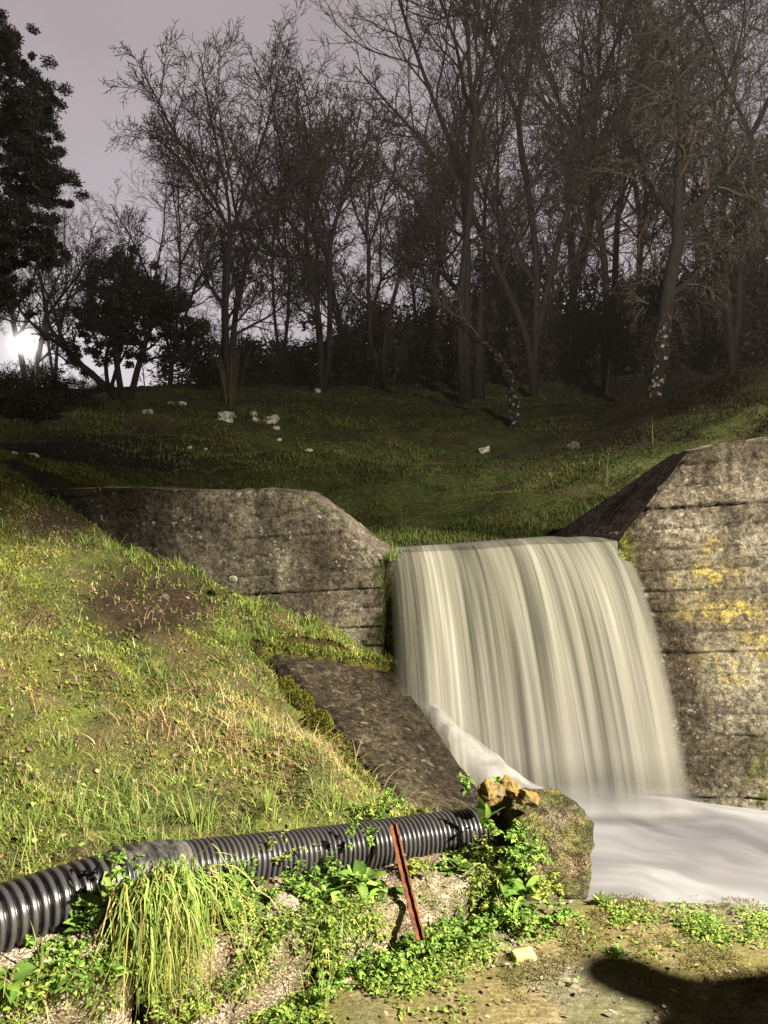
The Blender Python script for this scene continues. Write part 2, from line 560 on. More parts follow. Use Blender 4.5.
def mat_pool():
    k = NT('foaming_water')
    uv = k.n('ShaderNodeTexCoord').outputs['UV']
    w = k.noise(uv, 1.6, 3, 0.5, 'Color')
    wv = k.n('ShaderNodeVectorMath', {0: uv, 1: k.n('ShaderNodeVectorMath', {0: w, 'Scale': 0.5}, operation='SCALE').outputs[0]}, operation='ADD').outputs[0]
    s1 = k.noise(k.n('ShaderNodeMapping', {'Vector': wv, 'Scale': (0.8, 3.0, 1)}).outputs[0], 1.0, 3, 0.45)
    s2 = k.noise(k.n('ShaderNodeMapping', {'Vector': wv, 'Scale': (1.6, 10, 1)}).outputs[0], 1.0, 2, 0.5)
    st = k.math('ADD', k.math('MULTIPLY', s1, 0.72), k.math('MULTIPLY', s2, 0.28))
    c = k.ramp(st, [(0.34, (0.115, 0.108, 0.116)), (0.46, (0.165, 0.158, 0.165)), (0.54, (0.205, 0.198, 0.203)), (0.66, (0.30, 0.293, 0.295))])
    return k.done(k.bsdf(c, 0.4, k.bump(st, 0.05, 0.03), spec=0.2))


def mat_spray():
    k = NT('water_spray')
    uv = k.n('ShaderNodeTexCoord').outputs['UV']
    sx = k.n('ShaderNodeSeparateXYZ', {0: uv}).outputs
    n = k.noise(k.n('ShaderNodeMapping', {'Vector': uv, 'Scale': (3.5, 7, 1)}).outputs[0], 1.0, 4, 0.6)
    al = k.math('MULTIPLY', k.ramp(sx[0], [(0.0, 0.0), (0.25, 0.75), (0.6, 1.0), (1.0, 0.7)]), k.ramp(n, [(0.3, 0.35), (0.6, 1.0)]))
    al = k.math('MULTIPLY', al, k.ramp(sx[1], [(0.0, 0.0), (0.12, 0.9), (0.85, 1.0), (1.0, 0.5)]))
    d = k.bsdf((0.29, 0.272, 0.255), 0.7, spec=0.1)
    return k.done(k.n('ShaderNodeMixShader', {0: al, 1: k.n('ShaderNodeBsdfTransparent').outputs[0], 2: d}).outputs[0])


M['water'] = mat_water()
M['pool'] = mat_pool()
M['spray'] = mat_spray()

# ------------------------------------------------------------------ sky and lights
w = bpy.data.worlds.new("World")
S.world = w
w.use_nodes = True
wt = w.node_tree
wt.nodes.clear()


def wn(typ, ins=None, **kw):
    nd = wt.nodes.new(typ)
    for a, b in kw.items():
        setattr(nd, a, b)
    for a, b in (ins or {}).items():
        if isinstance(b, bpy.types.NodeSocket):
            wt.links.new(b, nd.inputs[a])
        else:
            nd.inputs[a].default_value = b
    return nd


def wramp(fac, stops):
    r = wn('ShaderNodeValToRGB', {'Fac': fac})
    e = r.color_ramp.elements
    while len(e) < len(stops):
        e.new(0.5)
    for i, (p, c) in enumerate(stops):
        c = (c, c, c) if not hasattr(c, '__len__') else c
        e[i].position = p
        e[i].color = (*c, 1)
    return r.outputs[0]


tc = wn('ShaderNodeTexCoord').outputs['Generated']
sp = wn('ShaderNodeSeparateXYZ', {0: tc}).outputs
grad = wramp(sp[2], [(0.0, (0.56, 0.52, 0.53)), (0.16, (0.62, 0.56, 0.585)), (0.34, (0.53, 0.465, 0.49)), (0.52, (0.46, 0.39, 0.41)), (0.72, (0.10, 0.09, 0.095)), (1.0, (0.05, 0.05, 0.055))])
front = wramp(wn('ShaderNodeMath', {0: sp[1], 1: 0.5}, operation='MULTIPLY_ADD').outputs[0], [(0.0, 0.10), (0.1, 0.16), (0.40, 0.95), (0.5, 1.0)])
wt.nodes[-1]
for nd in wt.nodes:
    if nd.type == 'MATH' and nd.operation == 'MULTIPLY_ADD':
        nd.inputs[2].default_value = 0.0
cl = wramp(wn('ShaderNodeTexNoise', {'Vector': tc, 'Scale': 2.6, 'Detail': 5.0, 'Distortion': 0.6}).outputs['Fac'], [(0.3, 0.86), (0.7, 1.12)])
mul = wn('ShaderNodeMix', {0: 1.0, 6: grad, 7: front}, data_type='RGBA', blend_type='MULTIPLY').outputs[2]
mul = wn('ShaderNodeMix', {0: 1.0, 6: mul, 7: cl}, data_type='RGBA', blend_type='MULTIPLY').outputs[2]
LAMP_P = at(29, 347, 20.5)
gd = (LAMP_P - CAM) / np.linalg.norm(LAMP_P - CAM)
dot = wn('ShaderNodeVectorMath', {0: tc, 1: tuple(gd)}, operation='DOT_PRODUCT').outputs['Value']
g1 = wn('ShaderNodeMath', {0: wn('ShaderNodeMath', {0: dot, 1: 0.0}, operation='MAXIMUM').outputs[0], 1: 60.0}, operation='POWER').outputs[0]
g2 = wn('ShaderNodeMath', {0: wn('ShaderNodeMath', {0: dot, 1: 0.0}, operation='MAXIMUM').outputs[0], 1: 1800.0}, operation='POWER').outputs[0]
gs = wn('ShaderNodeMath', {0: wn('ShaderNodeMath', {0: g1, 1: 0.24}, operation='MULTIPLY').outputs[0], 1: wn('ShaderNodeMath', {0: g2, 1: 0.25}, operation='MULTIPLY').outputs[0]}, operation='ADD').outputs[0]
low = wramp(sp[2], [(0.0, 1.0), (0.13, 1.0), (0.19, 0.35), (0.3, 0.12)])
gs = wn('ShaderNodeMath', {0: gs, 1: low}, operation='MULTIPLY').outputs[0]
glow = wn('ShaderNodeMix', {0: 1.0, 6: (1.0, 0.97, 0.93, 1), 7: gs}, data_type='RGBA', blend_type='MULTIPLY').outputs[2]
add = wn('ShaderNodeMix', {0: 1.0, 6: mul, 7: glow}, data_type='RGBA', blend_type='ADD').outputs[2]
bg = wn('ShaderNodeBackground', {'Color': add, 'Strength': 1.0}).outputs[0]
wo = wn('ShaderNodeOutputWorld', {'Surface': bg})

LP = np.array([5.6, -0.5, 5.2])
ld = bpy.data.lights.new("flood_lamp", 'POINT')
ld.energy = 13200
ld.color = (1.0, 0.93, 0.79)
ld.shadow_soft_size = 0.08
ld.use_nodes = True
lt = ld.node_tree
lt.nodes.clear()
l_out = lt.nodes.new('ShaderNodeOutputLight')
l_em = lt.nodes.new('ShaderNodeEmission')
l_tc = lt.nodes.new('ShaderNodeTexCoord')
l_dot = lt.nodes.new('ShaderNodeVectorMath')
l_dot.operation = 'DOT_PRODUCT'
ax_ = np.array([1.2, 2.8, 0.3]) - LP
ax_ /= np.linalg.norm(ax_)
l_dot.inputs[1].default_value = tuple(ax_)
l_rp = lt.nodes.new('ShaderNodeValToRGB')
e_ = l_rp.color_ramp.elements
for p_i, v_i in ((0.48, 2.1), (0.60, 1.5), (0.80, 1.5), (0.885, 0.60), (0.93, 0.24), (0.950, 0.95)):  # beam pattern invented to dim the left wall and lift the trees
    q_ = e_.new(p_i)
    q_.color = (v_i, v_i, v_i, 1)
e_[0].position, e_[0].color = 0.0, (2.3, 2.3, 2.3, 1)
e_[len(e_) - 1].position, e_[len(e_) - 1].color = 1.0, (1, 1, 1, 1)
lt.links.new(l_tc.outputs['Normal'], l_dot.inputs[0])
lt.links.new(l_dot.outputs['Value'], l_rp.inputs['Fac'])
l_sep = lt.nodes.new('ShaderNodeSeparateXYZ')
lt.links.new(l_tc.outputs['Normal'], l_sep.inputs[0])
l_ma = lt.nodes.new('ShaderNodeMath')
l_ma.operation = 'MULTIPLY_ADD'
l_ma.inputs[1].default_value = 0.5
l_ma.inputs[2].default_value = 0.5
lt.links.new(l_sep.outputs[2], l_ma.inputs[0])
l_r2 = lt.nodes.new('ShaderNodeValToRGB')
f_ = l_r2.color_ramp.elements
f_[0].position, f_[0].color = 0.30, (1, 1, 1, 1)
f_[1].position, f_[1].color = 0.51, (1, 1, 1, 1)
for p_i, v_i in ((0.35, 0.55), (0.46, 0.42)):  # added dip in the beam that dims the hillside
    q_ = f_.new(p_i)
    q_.color = (v_i, v_i, v_i, 1)
lt.links.new(l_ma.outputs[0], l_r2.inputs['Fac'])
l_mu = lt.nodes.new('ShaderNodeMath')
l_mu.operation = 'MULTIPLY'
lt.links.new(l_rp.outputs['Color'], l_mu.inputs[0])
lt.links.new(l_r2.outputs['Color'], l_mu.inputs[1])
lt.links.new(l_mu.outputs[0], l_em.inputs['Strength'])
lt.links.new(l_em.outputs[0], l_out.inputs[0])
lo = bpy.data.objects.new("flood_lamp", ld)
C.objects.link(lo)
lo.location = LP


# ------------------------------------------------------------------ terrain functions
class TPS:
    def __init__(self, pts, reg=1e-3):
        P = np.array(pts)
        self.xy = P[:, :2]
        n = len(P)
        K = self._phi(self.xy, self.xy) + reg * np.eye(n)
        A = np.zeros((n + 3, n + 3))
        A[:n, :n] = K
        A[:n, n] = 1
        A[:n, n + 1:] = self.xy
        A[n, :n] = 1
        A[n + 1:, :n] = self.xy.T
        b = np.concatenate([P[:, 2], np.zeros(3)])
        self.w = np.linalg.solve(A, b)

    @staticmethod
    def _phi(a, b):
        r2 = ((a[:, None] - b[None]) ** 2).sum(-1)
        return 0.5 * r2 * np.log(r2 + 1e-12)

    def __call__(self, x, y):
        q = np.stack([np.ravel(x), np.ravel(y)], 1)
        n = len(self.xy)
        out = np.concatenate([self._phi(c, self.xy) @ self.w[:n] + self.w[n] + c @ self.w[n + 1:] for c in np.array_split(q, max(1, len(q) // 20000))])
        return out.reshape(np.shape(x))


BANK = TPS([at(*p) for p in [
    (-250, 960, 1.8), (0, 893, 2.12), (90, 868, 2.28), (150, 856, 2.42), (300, 832, 2.82), (400, 816, 3.15), (470, 806, 3.4),
    (-400, 700, 3.0), (0, 700, 3.0), (0, 600, 3.8), (0, 500, 4.8), (0, 468, 5.3), (-300, 500, 4.8), (-300, 440, 5.6),
    (60, 507, 5.45), (100, 535, 5.35), (150, 560, 5.25), (230, 602, 5.1), (330, 640, 4.95), (275, 646, 4.75),
    (150, 625, 4.3), (80, 620, 4.1), (200, 720, 3.5), (100, 800, 2.75), (0, 800, 2.5), (300, 750, 3.35), (350, 785, 3.2),
    (250, 657, 4.6), (330, 738, 4.0), (395, 806, 3.5), (240, 650, 4.5), (20, 462, 6.2), (-200, 430, 7.5), (90, 475, 6.5), (60, 470, 8.0)]], 2e-3)


def bank_z(x, y):
    P = np.stack([np.ravel(x), np.ravel(y), np.zeros(np.size(x))], 1)
    return BANK(x, y) + (0.034 * fbm(P, 2.6, 3, 11) + 0.030 * fbm(P, 7.0, 3, 12)).reshape(np.shape(x))


HILLP = [at(*p) for p in [
    (300, 540, 5.4), (400, 552, 5.4), (500, 548, 5.5), (600, 545, 5.6), (450, 534, 6.3), (450, 505, 8), (450, 452, 13), (450, 412, 19), (450, 386, 26), (450, 368, 36),
    (560, 525, 6.5), (600, 482, 8), (640, 437, 12), (660, 405, 17), (700, 372, 24), (768, 340, 30), (600, 375, 28), (740, 410, 9), (740, 380, 13),
    (340, 520, 7), (250, 472, 9), (250, 422, 15), (250, 396, 20), (270, 388, 26), (320, 380, 30), (190, 480, 8.5), (350, 455, 12), (350, 400, 22),
    (150, 407, 16), (150, 440, 11), (110, 470, 8.0), (60, 455, 9), (40, 415, 14), (20, 396, 22), (0, 394, 32), (150, 393, 24), (100, 402, 19),
    (60, 395, 45), (250, 385, 45), (700, 345, 45), (450, 368, 50), (-300, 440, 9), (-300, 390, 24), (-200, 390, 45), (1000, 380, 12), (1100, 300, 30), (1100, 300, 45)]]
HILL = TPS(HILLP, 2e-2)


def hill_z(x, y):
    xc = np.clip(x, -38, 45)
    yc = np.clip(y, 4.8, 55)
    P = np.stack([np.ravel(x), np.ravel(y), np.zeros(np.size(x))], 1)
    n = (0.12 * fbm(P, 0.8, 3, 21) + 0.07 * fbm(P, 2.4, 3, 22)).reshape(np.shape(x))
    fade = sstep(5.0, 7.5, y)
    far = np.maximum(np.abs(x - xc), np.abs(y - yc))
    return HILL(xc, yc) + n * fade - far * 0.015


# ------------------------------------------------------------------ hillside ground
xs = np.concatenate([-np.geomspace(900, 30, 14), np.linspace(-28, -9, 50), np.linspace(-8.8, 9, 170), np.linspace(9.4, 30, 50), np.geomspace(34, 900, 14)])
ys = np.concatenate([np.linspace(5.16, 12, 110), np.linspace(12.1, 40, 130), np.linspace(41, 58, 12), np.geomspace(65, 1500, 14)])
X, Y = np.meshgrid(xs, ys, indexing='ij')
Z = hill_z(X, Y)
# stream bed behind the weir
bed = sstep(-0.25, 0.1, X) * (1 - sstep(1.75, 2.1, X)) * (1 - sstep(5.30, 5.45, Y))
Z = np.where(Y < 6.4, Z * (1 - bed) + np.minimum(Z, 0.95) * bed, Z)
P = np.stack([X.ravel(), Y.ravel(), Z.ravel()], 1)
nn = fbm(P, 0.9, 4, 5)
n3 = fbm(P, 3.5, 3, 8)
c = mix((0.050, 0.062, 0.016), (0.070, 0.060, 0.022), sstep(-0.2, 0.6, nn))
c = mix(c, (0.045, 0.030, 0.015), sstep(0.25, 0.8, n3))
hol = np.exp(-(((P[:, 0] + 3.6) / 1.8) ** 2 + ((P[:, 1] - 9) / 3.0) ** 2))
c = mix(c, (0.012, 0.010, 0.006), np.clip(hol * 1.3, 0, 1))  # bank's shadow over the hollow painted into the turf colour
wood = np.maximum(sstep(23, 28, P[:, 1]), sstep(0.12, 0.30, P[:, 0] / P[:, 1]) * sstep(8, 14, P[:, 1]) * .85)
c = mix(c, (0.018, 0.014, 0.009), wood)  # dark litter under the trees; right slope also dimmed by colour
mb = MB()
Q = grid_faces(len(xs), len(ys))
wy = np.interp(P[:, 0], [-3.4, -3.3, 0.0, 0.1], [5.0, 5.95, 5.16, 5.1])
hid = (P[:, 1] < wy) | ((P[:, 0] < -3.3) & (P[:, 1] < 5.9))
Q = Q[~hid[Q].any(1)]
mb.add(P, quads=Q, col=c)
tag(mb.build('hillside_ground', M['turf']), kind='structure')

# ------------------------------------------------------------------ bank ground
PIPE_PTS = [at(*p) for p in [(-170, 980, 1.68), (-80, 948, 1.82), (0, 920, 1.98), (75, 893, 2.13), (150, 874, 2.30), (250, 862, 2.52), (350, 849, 2.76), (430, 837, 2.94), (500, 827, 3.08)]]
PIPE = np.array(PIPE_PTS)


def pipe_y(x):
    return np.interp(x, PIPE[:, 0], PIPE[:, 1])


def pipe_z(x):
    return np.interp(x, PIPE[:, 0], PIPE[:, 2])


def apron_x(y):
    return np.interp(y, [2.7, 3.3, 3.45, 4.0, 4.6, 4.8, 5.0, 9], [0.45, 0.26, 0.13, -0.37, -0.92, -0.86, 0.05, 0.05])


def bank_col(P):
    px, py = proj(P)
    n1 = fbm(P, 4.0, 3, 31)
    n2 = fbm(P, 11.0, 3, 33)
    c = mix((0.10, 0.115, 0.035), (0.135, 0.10, 0.045), sstep(-.3, .5, n1))
    c = mix(c, (0.14, 0.155, 0.03), sstep(0.05, 0.5, n2) * 0.8)
    bare = np.exp(-(((px - 152) / 74) ** 2 + ((py - 603) / 42) ** 2) ** 1.5) + np.exp(-(((px - 60) / 55) ** 2 + ((py - 525) / 22) ** 2))
    c = mix(c, (0.050, 0.034, 0.019), np.clip(bare * 1.25, 0, 1))
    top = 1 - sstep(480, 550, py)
    c = mix(c, (0.016, 0.013, 0.007), top)  # shade over the bank top painted into the soil colour
    return c


mb = MB()
xs = np.concatenate([np.linspace(-9, -3.2, 40), np.linspace(-3.15, 0.5, 240)])
ys = np.concatenate([np.linspace(1.2, 5.6, 260), np.linspace(5.65, 6.9, 30)])
X, Y = np.meshgrid(xs, ys, indexing='ij')
Z = bank_z(X, Y)
P = np.stack([X.ravel(), Y.ravel(), Z.ravel()], 1)
Q = grid_faces(len(xs), len(ys))
ok = (P[:, 0] < apron_x(P[:, 1]) + 0.03) & (P[:, 1] > pipe_y(P[:, 0]) - 0.07)
Q = Q[ok[Q].all(1)]
used = np.unique(Q)
rm = np.zeros(len(P), int)
rm[used] = np.arange(len(used))
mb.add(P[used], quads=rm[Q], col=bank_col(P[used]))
q_ = rm[Q]
ed_ = np.concatenate([q_[:, [0, 1]], q_[:, [1, 2]], q_[:, [2, 3]], q_[:, [3, 0]]])
key_ = np.sort(ed_, 1)
_, first_, cnt_ = np.unique(key_, axis=0, return_index=True, return_counts=True)
be_ = ed_[first_[cnt_ == 1]]
pu_ = P[used]
sk_ = np.concatenate([pu_[be_[:, 0]], pu_[be_[:, 1]], pu_[be_[:, 1]] - np.array([0, 0, .22]), pu_[be_[:, 0]] - np.array([0, 0, .22])])
m_ = len(be_)
ar_ = np.arange(m_)
mb.add(sk_, quads=np.stack([ar_, ar_ + m_, ar_ + 2 * m_, ar_ + 3 * m_], 1), col=(0.07, 0.055, 0.02))
tag(mb.build('bank_ground', M['soil']), kind='structure')

# ------------------------------------------------------------------ concrete floor in front
fe = [at(540, 903, 2.91), at(590, 902, 2.92), at(690, 905, 2.90), at(768, 909, 2.86)]


def floor_edge(x):
    return np.interp(x, [-4, 0.3, 0.60, 0.81, 1.15, 1.44, 6], [2.95, 2.93, 2.90, 2.905, 2.90, 2.865, 2.55])


xs = np.concatenate([np.linspace(-5, -1.2, 20), np.linspace(-1.15, 1.9, 200), np.linspace(2, 8, 25)])
tv = np.concatenate([np.linspace(-1, 0.55, 16), np.linspace(0.57, 1, 90)])
X, T = np.meshgrid(xs, tv, indexing='ij')
edge = floor_edge(X) + 0.018 * fbm(np.stack([X.ravel() * 1, X.ravel() * 0, X.ravel() * 0], 1), 7, 3, 3).reshape(X.shape)
Y = np.where(T < 0.5, T * 4.0, 2.0 + (T - 0.5) * 2 * (edge - 2.0))
P0 = np.stack([X.ravel(), Y.ravel(), 0 * X.ravel()], 1)
Z = (0.010 * fbm(P0, 2.5, 3, 41) + 0.004 * fbm(P0, 12, 3, 42)).reshape(X.shape) - 0.03 * sstep(0.975, 1.0, T)
P = np.stack([X.ravel(), Y.ravel(), Z.ravel()], 1)
px, py = proj(P)
cc = mix((0.5, 0.5, 0.5), (0.62, 0.55, 0.42), sstep(-.1, .6, fbm(P, 3, 3, 44)))
mb = MB()
mb.add(P, quads=grid_faces(len(xs), len(tv)), col=cc)
# front face of the slab above the pool
ex = P.reshape(len(xs), len(tv), 3)[:, -1]
zz = np.linspace(0, -0.9, 12)
Pf = np.stack([np.repeat(ex[:, 0:1], 12, 1), np.repeat(ex[:, 1:2], 12, 1), ex[:, 2:3] + zz[None]], -1).reshape(-1, 3)
mb.add(Pf, quads=grid_faces(len(xs), 12)[:, ::-1], col=(0.3, 0.28, 0.22))
tag(mb.build('concrete_floor', M['floor']), kind='structure')


# ------------------------------------------------------------------ wing walls
def board_profile(z, tilt_x, seed, bh=0.128):
    """horizontal board marks: small steps and grooves between formwork boards"""
    zt = z - tilt_x
    kk = np.floor(zt / bh)
    fr = zt / bh - kk
    off = _hash(kk, kk * 0, kk * 0, seed) - 0.5
    groove = 0.8 * np.exp(-((np.minimum(fr, 1 - fr) * bh) / 0.0055) ** 2)
    return off * 0.028, groove, kk


def wall_front(mb, p0, p1, top_fn, zbot, nu, nv, seed, colfn, tilt=0.085, thick=0.42, amp=0.012):
    """p0->p1 plan line of the face (left to right); top_fn(s) gives the top height"""
    p0, p1 = np.array(p0), np.array(p1)
    d = (p1 - p0) / np.linalg.norm(p1 - p0)
    nrm = np.array([d[1], -d[0]])
    Ls = np.linalg.norm(p1 - p0)
    s = np.linspace(0, 1, nu)
    t = np.linspace(0, 1, nv)
    Sg, Tg = np.meshgrid(s, t, indexing='ij')
    top = top_fn(Sg * Ls)
    Zg = zbot + (top - zbot) * Tg
    xy = p0[None, None] + d[None, None] * (Sg * Ls)[..., None]
    P = np.stack([xy[..., 0].ravel(), xy[..., 1].ravel(), Zg.ravel()], 1)
    off, groove, kk = board_profile(P[:, 2], (P[:, 0]) * tilt, seed)
    wob = fbm(P, 5.0, 5, seed + 3)
    gate = sstep(-0.35, 0.25, fbm(P, 1.3, 2, seed + 9))
    disp = off * (0.5 + 0.5 * gate) - 0.022 * groove * (0.35 + 0.65 * gate) + amp * wob
    edge = np.exp(-((1 - Tg.ravel()) * (top.ravel() - zbot) / 0.03) ** 2)
    disp -= 0.02 * edge
    P[:, 0] += nrm[0] * disp
    P[:, 1] += nrm[1] * disp
    P[:, 2] += 0.010 * fbm(P, 6, 3, seed + 5) * (Tg.ravel() > 0.98)
    mb.add(P, quads=grid_faces(nu, nv)[:, ::-1] if False else grid_faces(nu, nv), col=colfn(P, groove, kk))
    return P.reshape(nu, nv, 3), nrm


def col_left(P, groove, kk):
    px, py = proj(P)
    c = mix((0.098, 0.080, 0.056), (0.185, 0.158, 0.112), sstep(-.2, .5, fbm(P, 2.2, 4, 51)))
    stain = sstep(0.0, 0.5, fbm(P * np.array([3.0, 1, 0.45]), 2.2, 4, 52))
    c = mix(c, (0.055, 0.045, 0.032), stain * 0.75)
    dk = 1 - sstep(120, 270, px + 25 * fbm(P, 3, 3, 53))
    c = mix(c, (0.016, 0.013, 0.008), dk * 0.92)  # shade on the left part of the wall painted into its colour
    c = mix(c, c * 0.45, groove * 0.6)
    low = sstep(560, 660, py) * sstep(300, 345, px)
    c = mix(c, (0.33, 0.28, 0.19), low * 0.5)
    mo = sstep(0.15, 0.5, fbm(P, 5, 4, 55)) * sstep(365, 384, px)
    c = mix(c, (0.055, 0.062, 0.014), np.clip(mo, 0, 1))
    return c


def col_right(P, groove, kk):
    px, py = proj(P)
    c = mix((0.145, 0.125, 0.086), (0.25, 0.22, 0.155), sstep(-.25, .5, fbm(P, 2.4, 4, 61)))
    c = c * (0.82 + 0.36 * _hash(kk, kk * 0, kk * 0, 99))[:, None]
    up = 1 - sstep(500, 600, py)
    c = mix(c, c * np.array([0.85, 0.82, 0.85]), up)
    dk = sstep(0.05, 0.55, fbm(P * np.array([1.5, 1, 0.8]), 2.5, 4, 62))
    c = mix(c, (0.075, 0.058, 0.035), dk * 0.7)
    # wet dark strip beside the fall
    e = np.interp(py, [540, 600, 700, 810], [622, 646, 672, 692])
    wet = 1 - sstep(5, 55, px - e + 14 * fbm(P, 6, 3, 63))
    c = mix(c, (0.045, 0.034, 0.022), np.clip(wet, 0, 1) * 0.85)
    # ochre lichen patches
    yl = np.zeros(len(P))
    for cx, cy, rx, ry, a in ((708, 577, 26, 10, 1.0), (712, 548, 12, 10, .5), (735, 612, 42, 9, .95), (760, 607, 26, 7, .9), (748, 662, 40, 17, .9), (722, 648, 22, 9, .5), (757, 640, 20, 8, .5), (700, 600, 12, 20, .3)):
        yl = np.maximum(yl, a * np.exp(-(((px - cx) / rx) ** 2 + ((py - cy) / ry) ** 2) ** 1.0))
    yl = yl * (0.50 + 1.1 * fbm(P, 13, 5, 64, 0.65)) * (1 - 0.7 * groove)
    c = mix(c, (0.36, 0.275, 0.065), np.clip(yl * 1.3 - 0.02, 0, 0.72))
    grn = sstep(0.25, 0.6, fbm(P, 6, 4, 66)) * sstep(730, 790, py)
    c = mix(c, (0.09, 0.10, 0.02), grn)
    c = mix(c, c * 0.3, groove * 0.8)
    mg = np.exp(-((px - 622) / 10) ** 2) * sstep(520, 545, py) * (1 - sstep(560, 590, py))
    c = mix(c, (0.12, 0.13, 0.02), np.clip(mg, 0, .8))
    return c


# left wall
LW0 = at(-60, 489, 5.75)[:2]
LW1 = at(383, 555, 5.02)[:2]
LWL = np.linalg.norm(LW1 - LW0)
kx = [np.linalg.norm(at(px_, 490, y_)[:2] - LW0) for px_, y_ in ((40, 5.58), (80, 5.52), (298, 5.16))]
kz = [at(40, 491, 5.58)[2], at(80, 488, 5.52)[2], at(298, 491, 5.16)[2], at(383, 556, 5.02)[2]]
ltop = lambda s: np.interp(s, [0, kx[0], kx[1], kx[2], LWL], [kz[0] - .03] + kz)
wl = empty('wing_wall', (*LW1, 0))
tag(wl, 'stained concrete wing wall with painted shade on its left part and a chamfered end above the grassy bank', 'wall')


def rel(mb, o):
    for i in range(len(mb.v)):
        mb.v[i] = mb.v[i] - np.array(o.location, np.float32)
    return mb


mb = MB()
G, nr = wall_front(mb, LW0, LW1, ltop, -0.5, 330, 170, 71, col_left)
# top / chamfer surface going back, and the end
back = np.array([-nr[0], -nr[1], 0]) * 0.42
tp = G[:, -1]
nv_ = 10
PT = tp[:, None] + back[None, None] * np.linspace(0, 1, nv_)[None, :, None]
PT[..., 2] += 0.012 * fbm(PT.reshape(-1, 3), 7, 3, 4).reshape(PT.shape[:2])
PT[:, 0] = tp
en = G[-1]
PE = en[None] + back[None, None] * np.linspace(0, 1, nv_)[:, None, None]
bmesh_back = tp + back
mt = MB()
mt.add(PT.reshape(-1, 3), quads=grid_faces(len(tp), nv_), col=mix((0.16, 0.13, 0.10), (0.06, 0.065, 0.02), sstep(0, .5, fbm(PT.reshape(-1, 3), 6, 3, 9))))
me_ = MB()
me_.add(PE.reshape(-1, 3), quads=grid_faces(nv_, en.shape[0]), col=(0.045, 0.048, 0.014))
Pb = np.stack([bmesh_back, bmesh_back * np.array([1, 1, 0]) + np.array([0, 0, -0.5])], 1)
me_.add(Pb.reshape(-1, 3), quads=grid_faces(len(tp), 2), col=(0.1, 0.08, 0.06))
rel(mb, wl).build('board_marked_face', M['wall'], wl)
rel(mt, wl).build('coping', M['wall'], wl)
rel(me_, wl).build('wall_end', M['wall'], wl)

# right wall
RW0 = at(619, 540, 4.80)[:2]
dR = np.array([1.0, -0.30])
dR /= np.linalg.norm(dR)
RW1 = RW0 + dR * 4.2


def plane_pt(px, py):
    """intersection of a view direction with the wall face plane"""
    r = RT * (px - 384) / F + UPV * (512 - py) / F + FWD
    n = np.array([dR[1], -dR[0], 0])
    o = np.array([RW0[0], RW0[1], 0])
    tt = ((o - CAM) @ n) / (r @ n)
    return CAM + r * tt


rk = [plane_pt(*q) for q in ((619, 541), (690, 451), (768, 437))]
ks = [np.linalg.norm(q[:2] - RW0) for q in rk]
rtop = lambda s: np.interp(s, ks + [4.2], [q[2] for q in rk] + [rk[2][2] + 0.25])
wr = empty('wing_wall', (*RW0, 0))
tag(wr, 'pale concrete wing wall with yellow lichen patches and board marks right of the waterfall', 'wall')
mb = MB()
G, nr = wall_front(mb, RW0, RW1, rtop, -0.9, 520, 230, 85, col_right, amp=0.013)
tp = G[:, -1]
# back line of the top: farther away and lower on the stream side
sl = np.linalg.norm(tp[:, :2] - RW0, axis=1)
bk0, bk1 = at(545, 541, 5.65), at(670, 455, 5.45)
b2 = bk1 + np.array([dR[0], dR[1], 0]) * (4.2 - ks[1])
bx = np.stack([np.interp(sl, [0, ks[1], 4.2], [bk0[i], bk1[i], b2[i]]) for i in range(3)], 1)
bx[:, 2] = np.where(sl > ks[1], tp[:, 2], bx[:, 2])
nv_ = 40
lam = np.linspace(0, 1, nv_)[None, :, None]
PT = tp[:, None] * (1 - lam) + bx[:, None] * lam
PT[:, 1:, 2] += 0.012 * fbm(PT[:, 1:].reshape(-1, 3), 7, 4, 4).reshape(PT[:, 1:].shape[:2])
mt = MB()
pp = PT.reshape(-1, 3)
ct = mix((0.40, 0.33, 0.27), (0.22, 0.18, 0.14), sstep(-.2, .4, fbm(pp, 5, 4, 14)))  # paler than the face: light missing here is put into the colour
mt.add(pp, quads=grid_faces(len(tp), nv_), col=ct)
me_ = MB()
Pb = np.stack([PT[:, -1], PT[:, -1] * np.array([1, 1, 0]) + np.array([0, 0, -0.5])], 1)
me_.add(Pb.reshape(-1, 3), quads=grid_faces(len(tp), 2), col=(0.1, 0.08, 0.06))
e0 = np.array([[tp[0], bx[0]], [[tp[0][0], tp[0][1], -0.5], [bx[0][0], bx[0][1], -0.5]]])
me_.add(e0.reshape(-1, 3), quads=[[0, 1, 3, 2]], col=(0.05, 0.04, 0.03))
rel(mb, wr).build('board_marked_face', M['wall'], wr)
rel(mt, wr).build('coping', M['wall'], wr)
rel(me_, wr).build('wall_back', M['wall'], wr)

# weir under the water
CL = at(392, 556, 5.12)
CR = at(622, 546, 4.95)
mb = MB()
nx_, nz_ = 60, 60
sx_ = np.linspace(-0.08, 1.05, nx_)
tz_ = np.linspace(0, 1, nz_)
A, B = np.meshgrid(sx_, tz_, indexing='ij')
base = CL[None, None] * (1 - A[..., None]) + CR[None, None] * A[..., None]
base[..., 2] = -0.7 + (base[..., 2] - 0.05 + 0.7) * B
pp = base.reshape(-1, 3)
pp[:, 1] += 0.02 * fbm(pp, 5, 4, 15)
mb.add(pp, quads=grid_faces(nx_, nz_), col=mix((0.11, 0.09, 0.05), (0.10, 0.11, 0.03), sstep(-.2, .3, fbm(pp, 4, 3, 16))))
tpw = base[:, -1]
mb.add(np.stack([tpw, tpw + np.array([0, 0.4, 0])], 1).reshape(-1, 3), quads=grid_faces(nx_, 2), col=(0.05, 0.045, 0.03))
